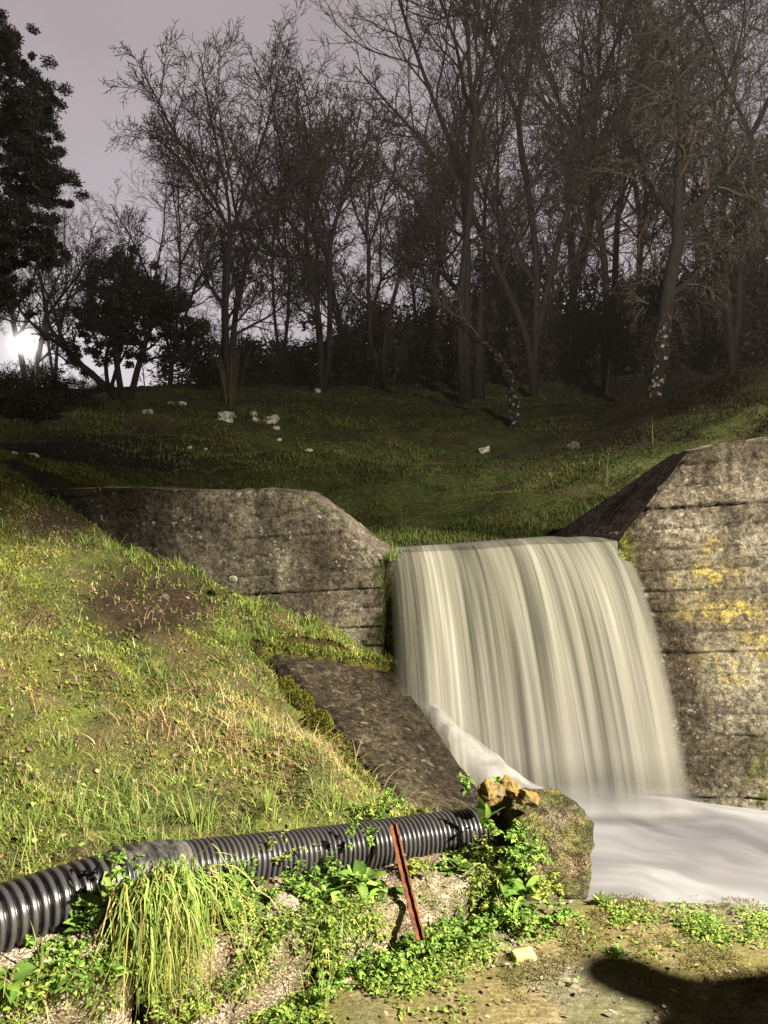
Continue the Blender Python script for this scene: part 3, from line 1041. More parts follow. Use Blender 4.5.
tag(mb.build('weir', M['wall']), 'dark mossy concrete weir face behind the falling water', 'weir')

# ------------------------------------------------------------------ sloped apron slab
A_, B_, C_, D_ = at(262, 644, 4.92), at(388, 664, 5.0), at(486, 800, 3.72), at(418, 818, 3.42)
mb = MB()
nu, nv = 150, 70
sg, tg = np.meshgrid(np.linspace(-0.3, 1.28, nu), np.linspace(0, 1, nv), indexing='ij')
top = (A_[None, None] * (1 - tg[..., None]) + B_[None, None] * tg[..., None]) * (1 - sg[..., None]) + (D_[None, None] * (1 - tg[..., None]) + C_[None, None] * tg[..., None]) * sg[..., None]
pp = top.reshape(-1, 3).copy()
pp[:, 2] += 0.016 * fbm(pp, 3, 6, 17, 0.6) - 0.03 * np.exp(-(tg.ravel() / 0.03) ** 2)
n_ = fbm(pp, 5, 4, 18)
cA = mix((0.034, 0.026, 0.016), (0.068, 0.052, 0.031), sstep(-.35, .45, n_ + 0.5 * fbm(pp, 22, 3, 28)))
cA = mix(cA, (0.16, 0.13, 0.09), sstep(0.55, 0.75, fbm(pp, 34, 2, 27)) * 0.7)
cA = mix(cA, (0.030, 0.022, 0.014), sstep(0.3, 0.9, tg.ravel() + 0.3 * n_) * 0.7)
cA = mix(cA, (0.07, 0.075, 0.018), (1 - sstep(0.0, 0.10, sg.ravel() + 0.06 * n_)) * 0.8)
mb.add(pp, quads=grid_faces(nu, nv), col=cA)
left = pp.reshape(nu, nv, 3)[:, 0]
out = np.array([-0.16, -0.06, -0.42])
PS = left[:, None] + out[None, None] * np.linspace(0, 1, 24)[None, :, None]
ps = PS.reshape(-1, 3).copy()
ps[:, 0] += 0.02 * fbm(ps, 8, 4, 19)
ps[:, 2] += 0.02 * fbm(ps, 8, 4, 29)
PS = ps.reshape(PS.shape)
PS[:, 0] = left
mb.add(PS.reshape(-1, 3), quads=grid_faces(nu, 24)[:, ::-1], col=mix((0.11, 0.085, 0.055), (0.06, 0.045, 0.028), sstep(-.3, .4, fbm(ps, 6, 3, 20))))
right = pp.reshape(nu, nv, 3)[:, -1]
PR = right[:, None] + np.array([0.05, 0, -0.7])[None, None] * np.linspace(0, 1, 12)[None, :, None]
mb.add(PR.reshape(-1, 3), quads=grid_faces(nu, 12), col=(0.03, 0.026, 0.016))
tag(mb.build('sloped_apron', M['slab']), 'dark wet sloping concrete slab between grassy bank and waterfall', 'slab')

mb = MB()
for i_, f_ in enumerate(np.linspace(0, 1, 9)):
    q_ = at(266, 648, 4.86) * (1 - f_) + at(392, 668, 4.97) * f_
    rough_block(mb, q_ + np.array([0, 0.03, -0.035 + 0.01 * math.sin(i_ * 2.2)]), (0.17, 0.16, 0.14), 0.3 * i_, 12, 3.5, 0.02, 9, 130 + i_, (0, 0), lambda P: mix((0.11, 0.10, 0.02), (0.05, 0.04, 0.02), sstep(-.2, .4, fbm(P, 9, 3, 131))))
tag(mb.build('moss', M['soil']), 'mossy earth along the top edge of the dark slab', 'moss', kind='stuff')

# ------------------------------------------------------------------ water
mb = MB()
nu, nv = 200, 110
u = np.linspace(0, 1, nu)
FL, FR_ = at(398, 818, 4.45), at(697, 814, 4.50)
uu, tt = np.meshgrid(u, np.linspace(-0.28, 1.02, nv), indexing='ij')
c0 = at(387, 554, 5.06)
c1 = at(621, 541, 4.83)
top = c0[None, None] * (1 - uu[..., None]) + c1[None, None] * uu[..., None]
ft = FL[None, None] * (1 - uu[..., None]) + FR_[None, None] * uu[..., None]
tpos = np.clip(tt, 0, None)
fx = tpos
pos = top + (ft - top) * fx[..., None]
pos[..., 2] = top[..., 2] - (top[..., 2] - ft[..., 2]) * (0.30 * tpos + 0.70 * tpos ** 1.9)
neg = np.clip(-tt, 0, None)
pos[..., 1] += neg * 1.15
pos[..., 2] += 0.012 * sstep(0, 0.2, neg) - 0.0
fold = fbm(np.stack([uu.ravel() * 9, tt.ravel() * 0.5, 0 * uu.ravel()], 1), 1, 3, 81).reshape(uu.shape) + 0.18 * fbm(np.stack([uu.ravel() * 30, tt.ravel() * 0.7, 0 * uu.ravel()], 1), 1, 2, 82).reshape(uu.shape)
amp = 0.001 + 0.055 * sstep(0, 0.9, tpos)
pos[..., 1] -= fold * amp * 0.45
pos[..., 2] += (0.010 * fbm(np.stack([uu.ravel() * 5, 0 * uu.ravel(), 0 * uu.ravel()], 1), 1, 2, 83).reshape(uu.shape)) * (1 - sstep(0, .6, tpos))
mb.add(pos.reshape(-1, 3), quads=grid_faces(nu, nv)[:, ::-1], col=(.6, .6, .5), uv=np.stack([uu.ravel(), np.clip(tt.ravel(), 0, 1) + np.clip(tt.ravel(), -1, 0) * 0.3], 1))
tag(mb.build('waterfall', M['water']), 'silky cream waterfall pouring over the weir between the two concrete walls', 'waterfall', kind='structure')

# stream behind the weir
mb = MB()
xs = np.linspace(-0.25, 1.75, 60)
ys = np.linspace(5.3, 5.62, 30)
X, Y = np.meshgrid(xs, ys, indexing='ij')
zs = np.interp(X, [0.07, 1.5], [c0[2] - 0.006, c1[2] - 0.006])
pp = np.stack([X.ravel(), Y.ravel(), zs.ravel()], 1)
mb.add(pp, quads=grid_faces(60, 30), uv=pp[:, :2] * np.array([2.0, 1.0]))
tag(mb.build('stream_water', M['pool']), kind='structure')

# plunge pool
mb = MB()
xs = np.linspace(-0.3, 7, 300)
ys = np.linspace(2.7, 5.2, 110)
X, Y = np.meshgrid(xs, ys, indexing='ij')
pool_z = -0.37
P0 = np.stack([X.ravel(), Y.ravel(), 0 * X.ravel()], 1)
mound = np.exp(-((Y - 4.45) / 0.28) ** 2) * sstep(-0.2, 0.3, X) * (1 - sstep(1.75, 2.3, X))
Z = pool_z - 0.02 + 0.03 * mound * (1 + 0.3 * fbm(P0, 4, 2, 91).reshape(X.shape)) + (0.007 * fbm(P0 * np.array([1, 1.8, 1]), 2.2, 3, 92)).reshape(X.shape)
pp = np.stack([X.ravel(), Y.ravel(), Z.ravel()], 1)
ang = math.radians(-30)
ru = pp[:, 0] * math.cos(ang) + pp[:, 1] * math.sin(ang)
rv = -pp[:, 0] * math.sin(ang) + pp[:, 1] * math.cos(ang)
mb.add(pp, quads=grid_faces(300, 110), uv=np.stack([ru, rv], 1) * 1.0)
tag(mb.build('pool_water', M['pool']), kind='structure')

# spray where the fall strikes the slab
mb = MB()
nu, nv = 26, 60
a, b = np.meshgrid(np.linspace(0, 1, nu), np.linspace(0, 1, nv), indexing='ij')
e0 = np.array([at(402, 690, 4.86), at(430, 722, 4.45), at(462, 762, 4.05), at(500, 806, 3.72)])
e1 = np.array([at(424, 690, 4.84), at(462, 728, 4.5), at(520, 775, 4.2), at(590, 812, 4.0)])
bb = b.ravel() * 3
L_ = np.stack([np.interp(bb, range(4), e0[:, i]) for i in range(3)], 1)
R_ = np.stack([np.interp(bb, range(4), e1[:, i]) for i in range(3)], 1)
pp = L_ * (1 - a.ravel()[:, None]) + R_ * a.ravel()[:, None]
pp[:, 2] += 0.05 * np.sin(a.ravel() * PI) + 0.015 * fbm(pp, 9, 3, 95)
mb.add(pp, quads=grid_faces(nu, nv), uv=np.stack([a.ravel(), b.ravel()], 1))
tag(mb.build('water_spray', M['spray']), kind='structure')

mb = MB()
nu, nv = 90, 16
a, b = np.meshgrid(np.linspace(0, 1, nu), np.linspace(0, 1, nv), indexing='ij')
e0 = at(440, 836, 4.12)
e1 = at(712, 826, 4.30)
pp = e0 * (1 - a.ravel()[:, None]) + e1 * a.ravel()[:, None]
bb = b.ravel()
pp[:, 2] = pool_z + 0.03 + (0.19 + 0.05 * fbm(np.stack([a.ravel() * 6, bb * 0, bb * 0], 1), 1, 3, 96)) * (1 - bb)
pp[:, 1] += 0.16 * (1 - bb) + 0.03 * fbm(pp, 4, 2, 97)
mb.add(pp, quads=grid_faces(nu, nv), uv=np.stack([a.ravel(), bb], 1))
k = NT('foot_spray')
uv = k.n('ShaderNodeTexCoord').outputs['UV']
sx = k.n('ShaderNodeSeparateXYZ', {0: uv}).outputs
n_ = k.noise(k.n('ShaderNodeMapping', {'Vector': uv, 'Scale': (7, 1.0, 1)}).outputs[0], 1.0, 3, 0.5)
al = k.math('MULTIPLY', k.ramp(sx[1], [(0.0, 0.0), (0.40, 0.38), (0.72, 0.8), (1.0, 0.0)]), k.ramp(n_, [(0.3, 0.55), (0.65, 1.0)]))
al = k.math('MULTIPLY', al, k.ramp(sx[0], [(0.0, 0.0), (0.1, 1.0), (0.90, 1.0), (1.0, 0.0)]))
M['foot'] = k.done(k.n('ShaderNodeMixShader', {0: al, 1: k.n('ShaderNodeBsdfTransparent').outputs[0], 2: k.bsdf((0.215, 0.207, 0.205), 0.7, spec=0.05)}).outputs[0])
tag(mb.build('water_spray', M['foot']), kind='structure')

# ------------------------------------------------------------------ rough low concrete blocks under the pipe
ANG = math.atan(0.70)
DL = np.array([math.cos(ANG), math.sin(ANG)])
NF = np.array([math.sin(ANG), -math.cos(ANG)])


def agg_col(P):
    c = mix((0.5, 0.48, 0.44), (0.36, 0.33, 0.27), sstep(-.2, .5, fbm(P, 6, 3, 101)))
    return mix(c, (0.22, 0.24, 0.10), sstep(.1, .6, fbm(P, 4, 3, 103)) * .6)


BLK = [(-1.75, -0.66, 0.39, 'broad pebbly concrete block below the black pipe at the bottom left corner', 3),
       (-0.60, -0.215, 0.29, 'broken pebbly concrete block behind a rusty strip, half hidden by weeds', 5),
       (-0.165, 0.43, 0.185, 'pebbly concrete block behind the leaning rusty bar', 8)]
for x0, x1, h, lab, sd in BLK:
    xm = (x0 + x1) / 2
    ln = (x1 - x0) / DL[0]
    fr = np.array([xm, 2.34 + 0.70 * (xm + 0.195)])
    dep = 0.42
    ctr = fr - NF * dep / 2
    mb = MB()
    rough_block(mb, (0, 0, 0), (ln, dep, h + 0.12), 0, 60, 14, 0.016, 6, sd, (0.06, 0.0), agg_col, warp=0.03)
    o = mb.build('concrete_block', M['agg'])
    o.location = (ctr[0], ctr[1], (h - 0.12) / 2)
    o.rotation_euler = (0, 0, ANG)
    tag(o, lab, 'block')

# mossy end block
def moss_col(P):
    n = fbm(P, 7, 4, 111)
    c = mix((0.29, 0.25, 0.18), (0.19, 0.175, 0.135), sstep(-.3, .3, n))
    m = sstep(-.45, .25, fbm(P, 9, 4, 113) + (P[:, 2] - 0.05) * 1.3 + (P[:, 0]) * 0.6)
    c = mix(c, (0.155, 0.175, 0.050), m * 0.9)
    return mix(c, (0.09, 0.10, 0.04), sstep(-.1, .4, fbm(P, 16, 3, 115)) * (0.4 + .6 * m))


mb = MB()
rough_block(mb, (0, 0, 0), (0.315, 0.34, 0.385), 0, 70, 6.0, 0.020, 12, 23, (0.03, 0.02), moss_col, warp=0.02)
o = mb.build('boulder', M['agg'])
EB = at(541, 850, 2.98)
o.location = (EB[0] + 0.005, EB[1] + 0.05, 0.125)
o.rotation_euler = (0, 0, 0.25)
tag(o, 'squarish mossy boulder at the end of the pipe beside the pool', 'boulder')

for k_, (px_, py_, Y_, sz, lab, rz) in enumerate([
        (489, 793, 2.93, (0.085, 0.08, 0.080), 'ochre rough stone at the left of the pile on the boulder', 0.4),
        (511, 788, 3.02, (0.085, 0.08, 0.06), 'brown slab-like stone in the middle of the pile on the boulder', 1.1),
        (528, 797, 2.90, (0.075, 0.07, 0.05), 'small yellow stone lying on the mossy top of the boulder', 2.0)]):
    mb = MB()
    rough_block(mb, (0, 0, 0), sz, 0, 14, 4, 0.010, 22, 20 + k_, (0.2, 0.3), (.5, .5, .5), warp=0.25)
    o = mb.build('stone', M['ystone'], smooth=False)
    o.location = at(px_, py_, Y_)
    o.rotation_euler = (0.2, 0.1, rz)
    tag(o, lab, 'stone', 'stones piled on the boulder')

# ------------------------------------------------------------------ corrugated pipe
seg = np.linalg.norm(np.diff(PIPE, axis=0), axis=1)
cum = np.concatenate([[0], np.cumsum(seg)])
TOT = cum[-1]


def pipe_at(s):
    t = s
    out = []
    for i in range(3):
        out.append(np.interp(t, cum, PIPE[:, i]))
    return np.stack(out, 1)


def smooth_pipe(s, w=0.12):
    return sum(pipe_at(np.clip(s + d, 0, TOT)) for d in np.linspace(-w, w, 7)) / 7


PR0 = 0.088
pitch = 0.030


def pipe_tube(mb, s, r, sides=40, col=(.5, .5, .5)):
    P = smooth_pipe(s)
    tubes(mb, P[None], r[None], sides, col)


s_j0 = np.interp(116, proj(PIPE)[0], cum)
s_j1 = np.interp(184, proj(PIPE)[0], cum)
pr = empty('corrugated_pipe', PIPE[2])
tag(pr, 'black corrugated plastic drain pipe running along the foot of the bank', 'pipe')


def corr(s, pitch, dep):
    ph = (s / pitch) % 1.0
    ridge = sstep(0.10, 0.28, ph) * (1 - sstep(0.72, 0.90, ph))
    return PR0 - dep + dep * ridge


mb = MB()
for a0, a1, pitch, dep in ((0.0, s_j0 - 0.005, 0.030, 0.014), (s_j1 - 0.03, TOT, 0.0205, 0.011)):
    s = np.arange(a0, a1, pitch / 10)
    rr_ = corr(s, pitch, dep)
    cr_ = np.repeat(mix((0.003, 0.003, 0.004), (0.045, 0.042, 0.043), sstep(PR0 - .007, PR0 - .001, rr_)), 40, 0)  # dusty rib crests painted with highlight, grooves with shade
    pipe_tube(mb, s, rr_, 40, cr_)
rel(mb, pr).build('corrugated_tube', M['pipe'], pr)
mb = MB()
s = np.arange(s_j0 - 0.012, s_j1, 0.004)
r = PR0 + 0.003 + 0.007 * sstep(0.25, 0.6, np.abs(((s - s_j0) / 0.034) % 1.0 - 0.5) * 2) - 0.012 * sstep(0.6, 1.0, (s - s_j0) / (s_j1 - s_j0))
r[:3] -= 0.012
r[-3:] -= 0.012
pipe_tube(mb, s, r)
rel(mb, pr).build('coupling_sleeve', M['coupling'], pr)
mb = MB()
pipe_tube(mb, np.array([s_j0 - 0.016, s_j0 - 0.012, s_j0 - 0.002, s_j0 + 0.002]), np.array([PR0 - .01, PR0 + .006, PR0 + .006, PR0 - .01]), 40, (.01, .01, .012))
rel(mb, pr).build('seal_ring', M['pipe'], pr)


# ------------------------------------------------------------------ rusty iron
def iron_bar(name, p0, p1, wid, thick, label, angle=True):
    p0, p1 = Vector(p0), Vector(p1)
    d = (p1 - p0)
    L = d.length
    bm = bmesh.new()
    # L-section profile swept along the bar
    prof = [(0, 0), (wid, 0), (wid, thick), (thick, thick), (thick, wid * .7), (0, wid * .7)] if angle else [(0, 0), (wid, 0), (wid, thick), (0, thick)]
    n = 24
    rings = []
    for i in range(n + 1):
        z = L * i / n
        j = 0.0012 * math.sin(i * 2.3) + 0.003 * math.sin(i / n * PI)
        rings.append([bm.verts.new((x + j, y + 0.6 * j, z)) for x, y in prof])
    for a_, b_ in zip(rings, rings[1:]):
        for i in range(len(prof)):
            bm.faces.new((a_[i], a_[(i + 1) % len(prof)], b_[(i + 1) % len(prof)], b_[i]))
    bm.faces.new(rings[0][::-1])
    bm.faces.new(rings[-1])
    bmesh.ops.recalc_face_normals(bm, faces=bm.faces)
    me = bpy.data.meshes.new(name)
    bm.to_mesh(me)
    bm.free()
    me.materials.append(M['rust'])
    o = bpy.data.objects.new(name, me)
    C.objects.link(o)
    o.location = p0
    o.rotation_euler = d.to_track_quat('Z', 'Y').to_euler()
    tag(o, label, 'bar' if angle else 'strip')
    return o


b0, b1 = at(424, 940, 2.43), at(396, 825, 2.70)
iron_bar('iron_bar', b0, b1, 0.026, 0.006, 'rusty iron bar leaning against the black pipe')
iron_bar('iron_strip', at(262, 1001, 2.27), at(321, 984, 2.33), 0.035, 0.008, 'rusty iron strip lying against the broken block low in front', False)

# yellow foam piece on the floor
mb = MB()
rough_block(mb, (0, 0, 0), (0.075, 0.045, 0.032), 0, 12, 6, 0.005, 40, 44, (0, 0), (.5, .5, .5), warp=.12)
o = mb.build('foam_piece', M['sponge'])
o.location = at(523, 971, 2.505)
o.location.z = 0.014
o.rotation_euler = (0, 0, 0.15)
tag(o, 'small pale yellow foam piece lying on the concrete floor', 'foam')

# white stone on the left wall foot
mb = MB()
rough_block(mb, (0, 0, 0), (0.055, 0.05, 0.045), 0, 8, 2.5, 0.004, 20, 45)
o = mb.build('stone', M['rock'])
pw = at(233, 579, 5.03)
o.location = (pw[0], pw[1] - 0.02, pw[2])
tag(o, 'small round white stone against the foot of the dark wall', 'stone')

#VEGETATION
# ================================================================== vegetation
# ---- meadow and bank grass (uncountable)
def sample_bank(n, x0=-4.6, x1=0.4, y0=1.6, y1=6.9):
    x = RNG.uniform(x0, x1, n)
    y = RNG.uniform(y0, y1, n)
    ok = (x < apron_x(y) + 0.04) & (y > pipe_y(x) + 0.05)
    wy = np.interp(x, [-3.3, 0.0], [5.75, 5.02])
    ok &= ~((y > wy - 0.02) & (y < wy + 0.46) & (x > -3.0))
    ok &= ~((y > wy) & (x > -1.6))
    x, y = x[ok], y[ok]
    P = np.stack([x, y, bank_z(x, y)], 1)
    px, py = proj(P)
    ok = (px > -170) & (px < 560) & (py > 430)
    return P[ok], px[ok], py[ok]


def gz(px, py, cx, cy, rx, ry):
    return np.exp(-(((px - cx) / rx) ** 2 + ((py - cy) / ry) ** 2))


def pick(pal, n):
    pal = np.asarray(pal)
    i = RNG.integers(0, len(pal), n)
    j = RNG.integers(0, len(pal), n)
    t = RNG.random(n)[:, None] * 0.5
    return (pal[i] * (1 - t) + pal[j] * t) * RNG.uniform(0.7, 1.3, n)[:, None]


GREEN = [(0.20, 0.29, 0.055), (0.28, 0.37, 0.08), (0.13, 0.21, 0.04), (0.35, 0.40, 0.12)]
STRAW = [(0.58, 0.45, 0.22), (0.46, 0.33, 0.16), (0.64, 0.55, 0.32), (0.50, 0.30, 0.18)]
MOSS = [(0.29, 0.28, 0.06), (0.41, 0.39, 0.08), (0.18, 0.175, 0.045)]

mb = MB()
# moss and short turf
P, px, py = sample_bank(440000)
cl = fbm(P, 5.0, 3, 201)
bare = np.clip(gz(px, py, 150, 602, 84, 42) * 1.4 + gz(px, py, 95, 560, 40, 16) * .7 + gz(px, py, 60, 522, 60, 20) + gz(px, py, 270, 690, 60, 18) * .4, 0, 1)
keep = RNG.random(len(P)) < np.clip(0.62 + 0.7 * cl, 0.12, 1) * (1 - 0.97 * bare)
P, px, py, cl = P[keep], px[keep], py[keep], cl[keep]
n = len(P)
ml = RNG.uniform(0.010, 0.030, n) * (P[:, 1] / 3.2) ** 0.6
z1 = fbm(P, 2.2, 3, 211)
z2 = fbm(P, 4.5, 3, 213)
c = mix(pick(MOSS, n), pick(GREEN, n), (RNG.random(n) < np.clip(0.42 + 0.5 * z1, .08, .9)).astype(float))
c = mix(c, pick(STRAW, n), (RNG.random(n) < np.clip(0.16 - 0.5 * z1, .03, .6)).astype(float))
ym = sstep(0.25, 0.55, z2)
c = mix(c, pick([(0.38, 0.37, 0.04), (0.30, 0.31, 0.04)], n), ym * 0.55)
br_ = sstep(0.15, 0.6, -z2)
c = mix(c, pick([(0.16, 0.10, 0.05), (0.10, 0.065, 0.03), (0.22, 0.15, 0.08)], n), br_ * 0.65)
dk = sstep(0.0, 0.7, fbm(P, 2.6, 3, 203))
c *= (1 - 0.5 * dk)[:, None] * 1.1
c = mix(c, c * 0.28, sstep(0, 1, 1 - sstep(475, 560, py)))  # turf near the bank top darkened to paint its shade
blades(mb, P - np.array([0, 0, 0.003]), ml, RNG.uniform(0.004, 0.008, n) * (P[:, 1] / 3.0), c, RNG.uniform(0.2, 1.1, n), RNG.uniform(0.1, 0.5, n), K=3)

# longer blades by zone
P, px, py = sample_bank(270000)
n = len(P)
cl = fbm(P, 3.2, 3, 205)
cl2 = fbm(P, 9.0, 2, 206)
lush = gz(px, py, 235, 582, 120, 26) + .7 * gz(px, py, 270, 650, 60, 25) + gz(px, py, 290, 635, 60, 18) + gz(px, py, 130, 545, 60, 22)
lowg = sstep(770, 815, py)
straw = gz(px, py, 230, 735, 120, 48) + 0.5 * gz(px, py, 60, 690, 80, 60) + .6 * gz(px, py, 320, 770, 50, 30)
bare = np.clip(gz(px, py, 150, 602, 80, 40) * 1.5 + gz(px, py, 95, 560, 40, 16) * .7 + gz(px, py, 60, 522, 60, 20) + gz(px, py, 300, 660, 25, 16) * 0, 0, 1)
dens = np.clip(0.10 + 0.30 * cl + 0.25 * cl2 + 0.55 * lush + 0.35 * lowg + 0.40 * straw, 0.02, 0.9) * (1 - bare * (1 - .3 * lush))
dens *= 0.25 + 0.75 * sstep(470, 540, py)
dens *= 0.25 + 1.25 * sstep(-0.25, 0.45, fbm(P, 6.5, 3, 207))
keep = RNG.random(n) < dens * 0.75
P, px, py, lush, lowg, straw, cl = P[keep], px[keep], py[keep], lush[keep], lowg[keep], straw[keep], cl[keep]
n = len(P)
isst = RNG.random(n) < np.clip(0.14 + 0.55 * straw - 0.4 * lush - 0.15 * lowg, 0.03, 0.72)
c = mix(pick(GREEN, n), pick(STRAW, n), isst.astype(float))
L = RNG.uniform(0.03, 0.085, n) * (1 + 0.5 * lush + 0.35 * lowg + 0.3 * straw) * (0.8 + 0.4 * RNG.random(n))
L *= np.where(RNG.random(n) < 0.04, 1.7, 1)
c = mix(c, c * 0.28, 1 - sstep(475, 550, py))  # longer blades up there carry the painted shade too
L *= 0.95
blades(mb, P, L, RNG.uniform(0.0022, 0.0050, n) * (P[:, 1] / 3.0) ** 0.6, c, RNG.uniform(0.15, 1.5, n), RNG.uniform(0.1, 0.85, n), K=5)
# long dry stems lying about
P, px, py = sample_bank(3600)
k_ = RNG.random(len(P)) < np.clip(.35 + .6 * fbm(P, 2.0, 3, 215), .05, 1) * sstep(520, 640, py)
P = P[k_]
n = len(P)
blades(mb, P + np.array([0, 0, .015]), RNG.uniform(.10, .26, n), RNG.uniform(.0016, .003, n), pick(STRAW + [(0.22, 0.13, 0.08), (0.62, 0.52, 0.30)], n), RNG.uniform(.6, 1.2, n), RNG.uniform(.7, 1.0, n), K=7)

# leaf litter and little broad leaves
P, px, py = sample_bank(24000)
k_ = RNG.random(len(P)) < np.clip(.35 + .5 * fbm(P, 2.3, 3, 209), .05, 1) * (0.3 + 0.7 * sstep(520, 600, py))
P = P[k_]
n = len(P)
c = mix(pick([(0.22, 0.12, 0.07), (0.30, 0.17, 0.11), (0.12, 0.07, 0.045), (0.36, 0.29, 0.22)], n), pick(GREEN, n), (RNG.random(n) < 0.45).astype(float))
leaves(mb, P + np.array([0, 0, 0.012]), RNG.uniform(0, 2 * PI, n), RNG.uniform(-0.1, 0.8, n), RNG.uniform(0.010, 0.036, n), RNG.uniform(0.007, 0.020, n), c, 0.5, 0.3)
tag(mb.build('bank_grass', M['grass']), 'mixed green grass, moss and dry straw covering the bank', 'grass', kind='stuff')

# ---- pebbles in the bare soil
mb = MB()
P, px, py = sample_bank(40000)
w_ = np.clip(gz(px, py, 160, 600, 62, 36) * 1.0 + gz(px, py, 60, 530, 70, 22) * .6 + .02, 0, 1)
k_ = RNG.random(len(P)) < w_ * 0.12
P = P[k_]
V0, Q0 = cube_sphere(2)
V0 = V0 / np.linalg.norm(V0, axis=1)[:, None]
for p in P:
    s_ = RNG.uniform(0.005, 0.016) * (2.2 if RNG.random() < .05 else 1)
    cc = pick([(0.14, 0.10, 0.07), (0.10, 0.07, 0.04), (0.22, 0.19, 0.15)], 1)[0] if RNG.random() < .93 else np.array((0.42, 0.38, 0.32))
    mb.add(V0 * np.array([s_, s_ * RNG.uniform(.6, 1), s_ * .6]) * RNG.uniform(.75, 1.25, (len(V0), 1)) + p, quads=Q0, col=cc)
tag(mb.build('gravel', M['soil']), 'small stones scattered in the bare soil patch', 'gravel', kind='stuff')

# ---- hill grass
n = 300000
yy = 5.3 + (RNG.random(n) ** 1.5) * 21
xx = RNG.uniform(-0.62, 0.62, n) * yy * 1.05
wy = np.interp(xx, [-3.3, 0.0, .1, 1.5, 1.6], [5.95, 5.2, 5.46, 5.46, 5.5])
ok = yy > wy + 0.06
okr = ~((xx > 1.1) & (yy < 5.75 + 0.0 * xx))
xx, yy = xx[ok & okr], yy[ok & okr]
P = np.stack([xx, yy, hill_z(xx, yy)], 1)
n = len(P)
cl = fbm(P, 0.9, 3, 301) + 0.6 * fbm(P, 3.3, 2, 302)
hol = np.exp(-(((P[:, 0] + 3.6) / 1.8) ** 2 + ((P[:, 1] - 9) / 3.0) ** 2))
k_ = RNG.random(n) < np.clip(0.62 + 0.45 * cl, 0.15, 1) * (1 - 0.8 * hol)
P, cl = P[k_], cl[k_]
n = len(P)
c = pick([(0.075, 0.110, 0.022), (0.062, 0.090, 0.018), (0.105, 0.130, 0.030), (0.055, 0.068, 0.018)], n)
c = mix(c, pick([(0.10, 0.075, 0.03), (0.08, 0.055, 0.025)], n), (RNG.random(n) < np.clip(0.2 + 0.35 * fbm(P, 1.6, 3, 305), 0.02, .7)).astype(float))
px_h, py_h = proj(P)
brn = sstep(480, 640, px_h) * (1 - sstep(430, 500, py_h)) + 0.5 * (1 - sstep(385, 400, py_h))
c = mix(c, pick([(0.030, 0.027, 0.012), (0.024, 0.019, 0.010)], n), np.clip(brn, 0, .9))  # brown litter tone that also paints dimmer light on the right slope
near = 1 - sstep(5.5, 9, P[:, 1])
c = c * (1 + 0.4 * near[:, None]) * (0.65 + 0.75 * sstep(-.5, .6, fbm(P, 0.55, 3, 307)))[:, None]
sz = (P[:, 1] / 8.0) ** 0.55
mb = MB()
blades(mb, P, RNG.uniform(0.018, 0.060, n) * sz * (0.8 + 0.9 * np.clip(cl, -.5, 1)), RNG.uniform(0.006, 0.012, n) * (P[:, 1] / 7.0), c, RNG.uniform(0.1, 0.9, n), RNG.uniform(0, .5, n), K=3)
tag(mb.build('meadow_grass', M['grass']), 'short dark green turf covering the hillside behind the walls', 'grass', kind='stuff')

# ---- tall dry stalks on the hill (things one can point to are few; they stand in tufts)
def stalk_tuft(name, loc, n, h, spread, pal, label, cat, group=None, wid=0.006, mat='grass', dro=0.2):
    mb = MB()
    a = RNG.uniform(0, 2 * PI, n)
    b = np.stack([np.cos(a), np.sin(a), 0 * a], 1) * (RNG.random(n) * spread)[:, None]
    blades(mb, b, h * RNG.uniform(0.5, 1.05, n), np.full(n, wid), pick(pal, n), RNG.uniform(0.05, 0.45, n), np.full(n, dro) * RNG.random(n), K=7, az=a)
    o = mb.build(name, M[mat])
    o.location = loc
    return tag(o, label, cat, group)


def on_hill(px, py, Y):
    p = at(px, py, Y)
    return np.array([p[0], p[1], float(hill_z(np.array([p[0]]), np.array([p[1]]))[0])])


DRY = [(0.20, 0.16, 0.09), (0.15, 0.11, 0.06), (0.11, 0.12, 0.04)]
for (px_, py_, Y_, n_, h_, lab) in [
        (232, 398, 18, 26, 2.0, 'spray of tall dry stalks in front of the multi-stemmed bare tree'),
        (606, 470, 7.6, 5, 0.55, 'thin dry stalks on the grass above the right wall'),
        (482, 535, 6.5, 9, 0.42, 'straw-coloured stalks on the grass straight behind the waterfall lip'),
        (402, 545, 6.2, 8, 0.60, 'long thin grass stalks at the left lip of the waterfall'),
        (655, 462, 8.2, 4, 0.5, 'a few stalks showing over the shoulder of the right wall')]:
    stalk_tuft('dry_stalks', on_hill(px_, py_, Y_), n_, h_, 0.12 * h_, DRY, lab, 'dry grass', wid=0.004 * max(1, Y_ / 7))


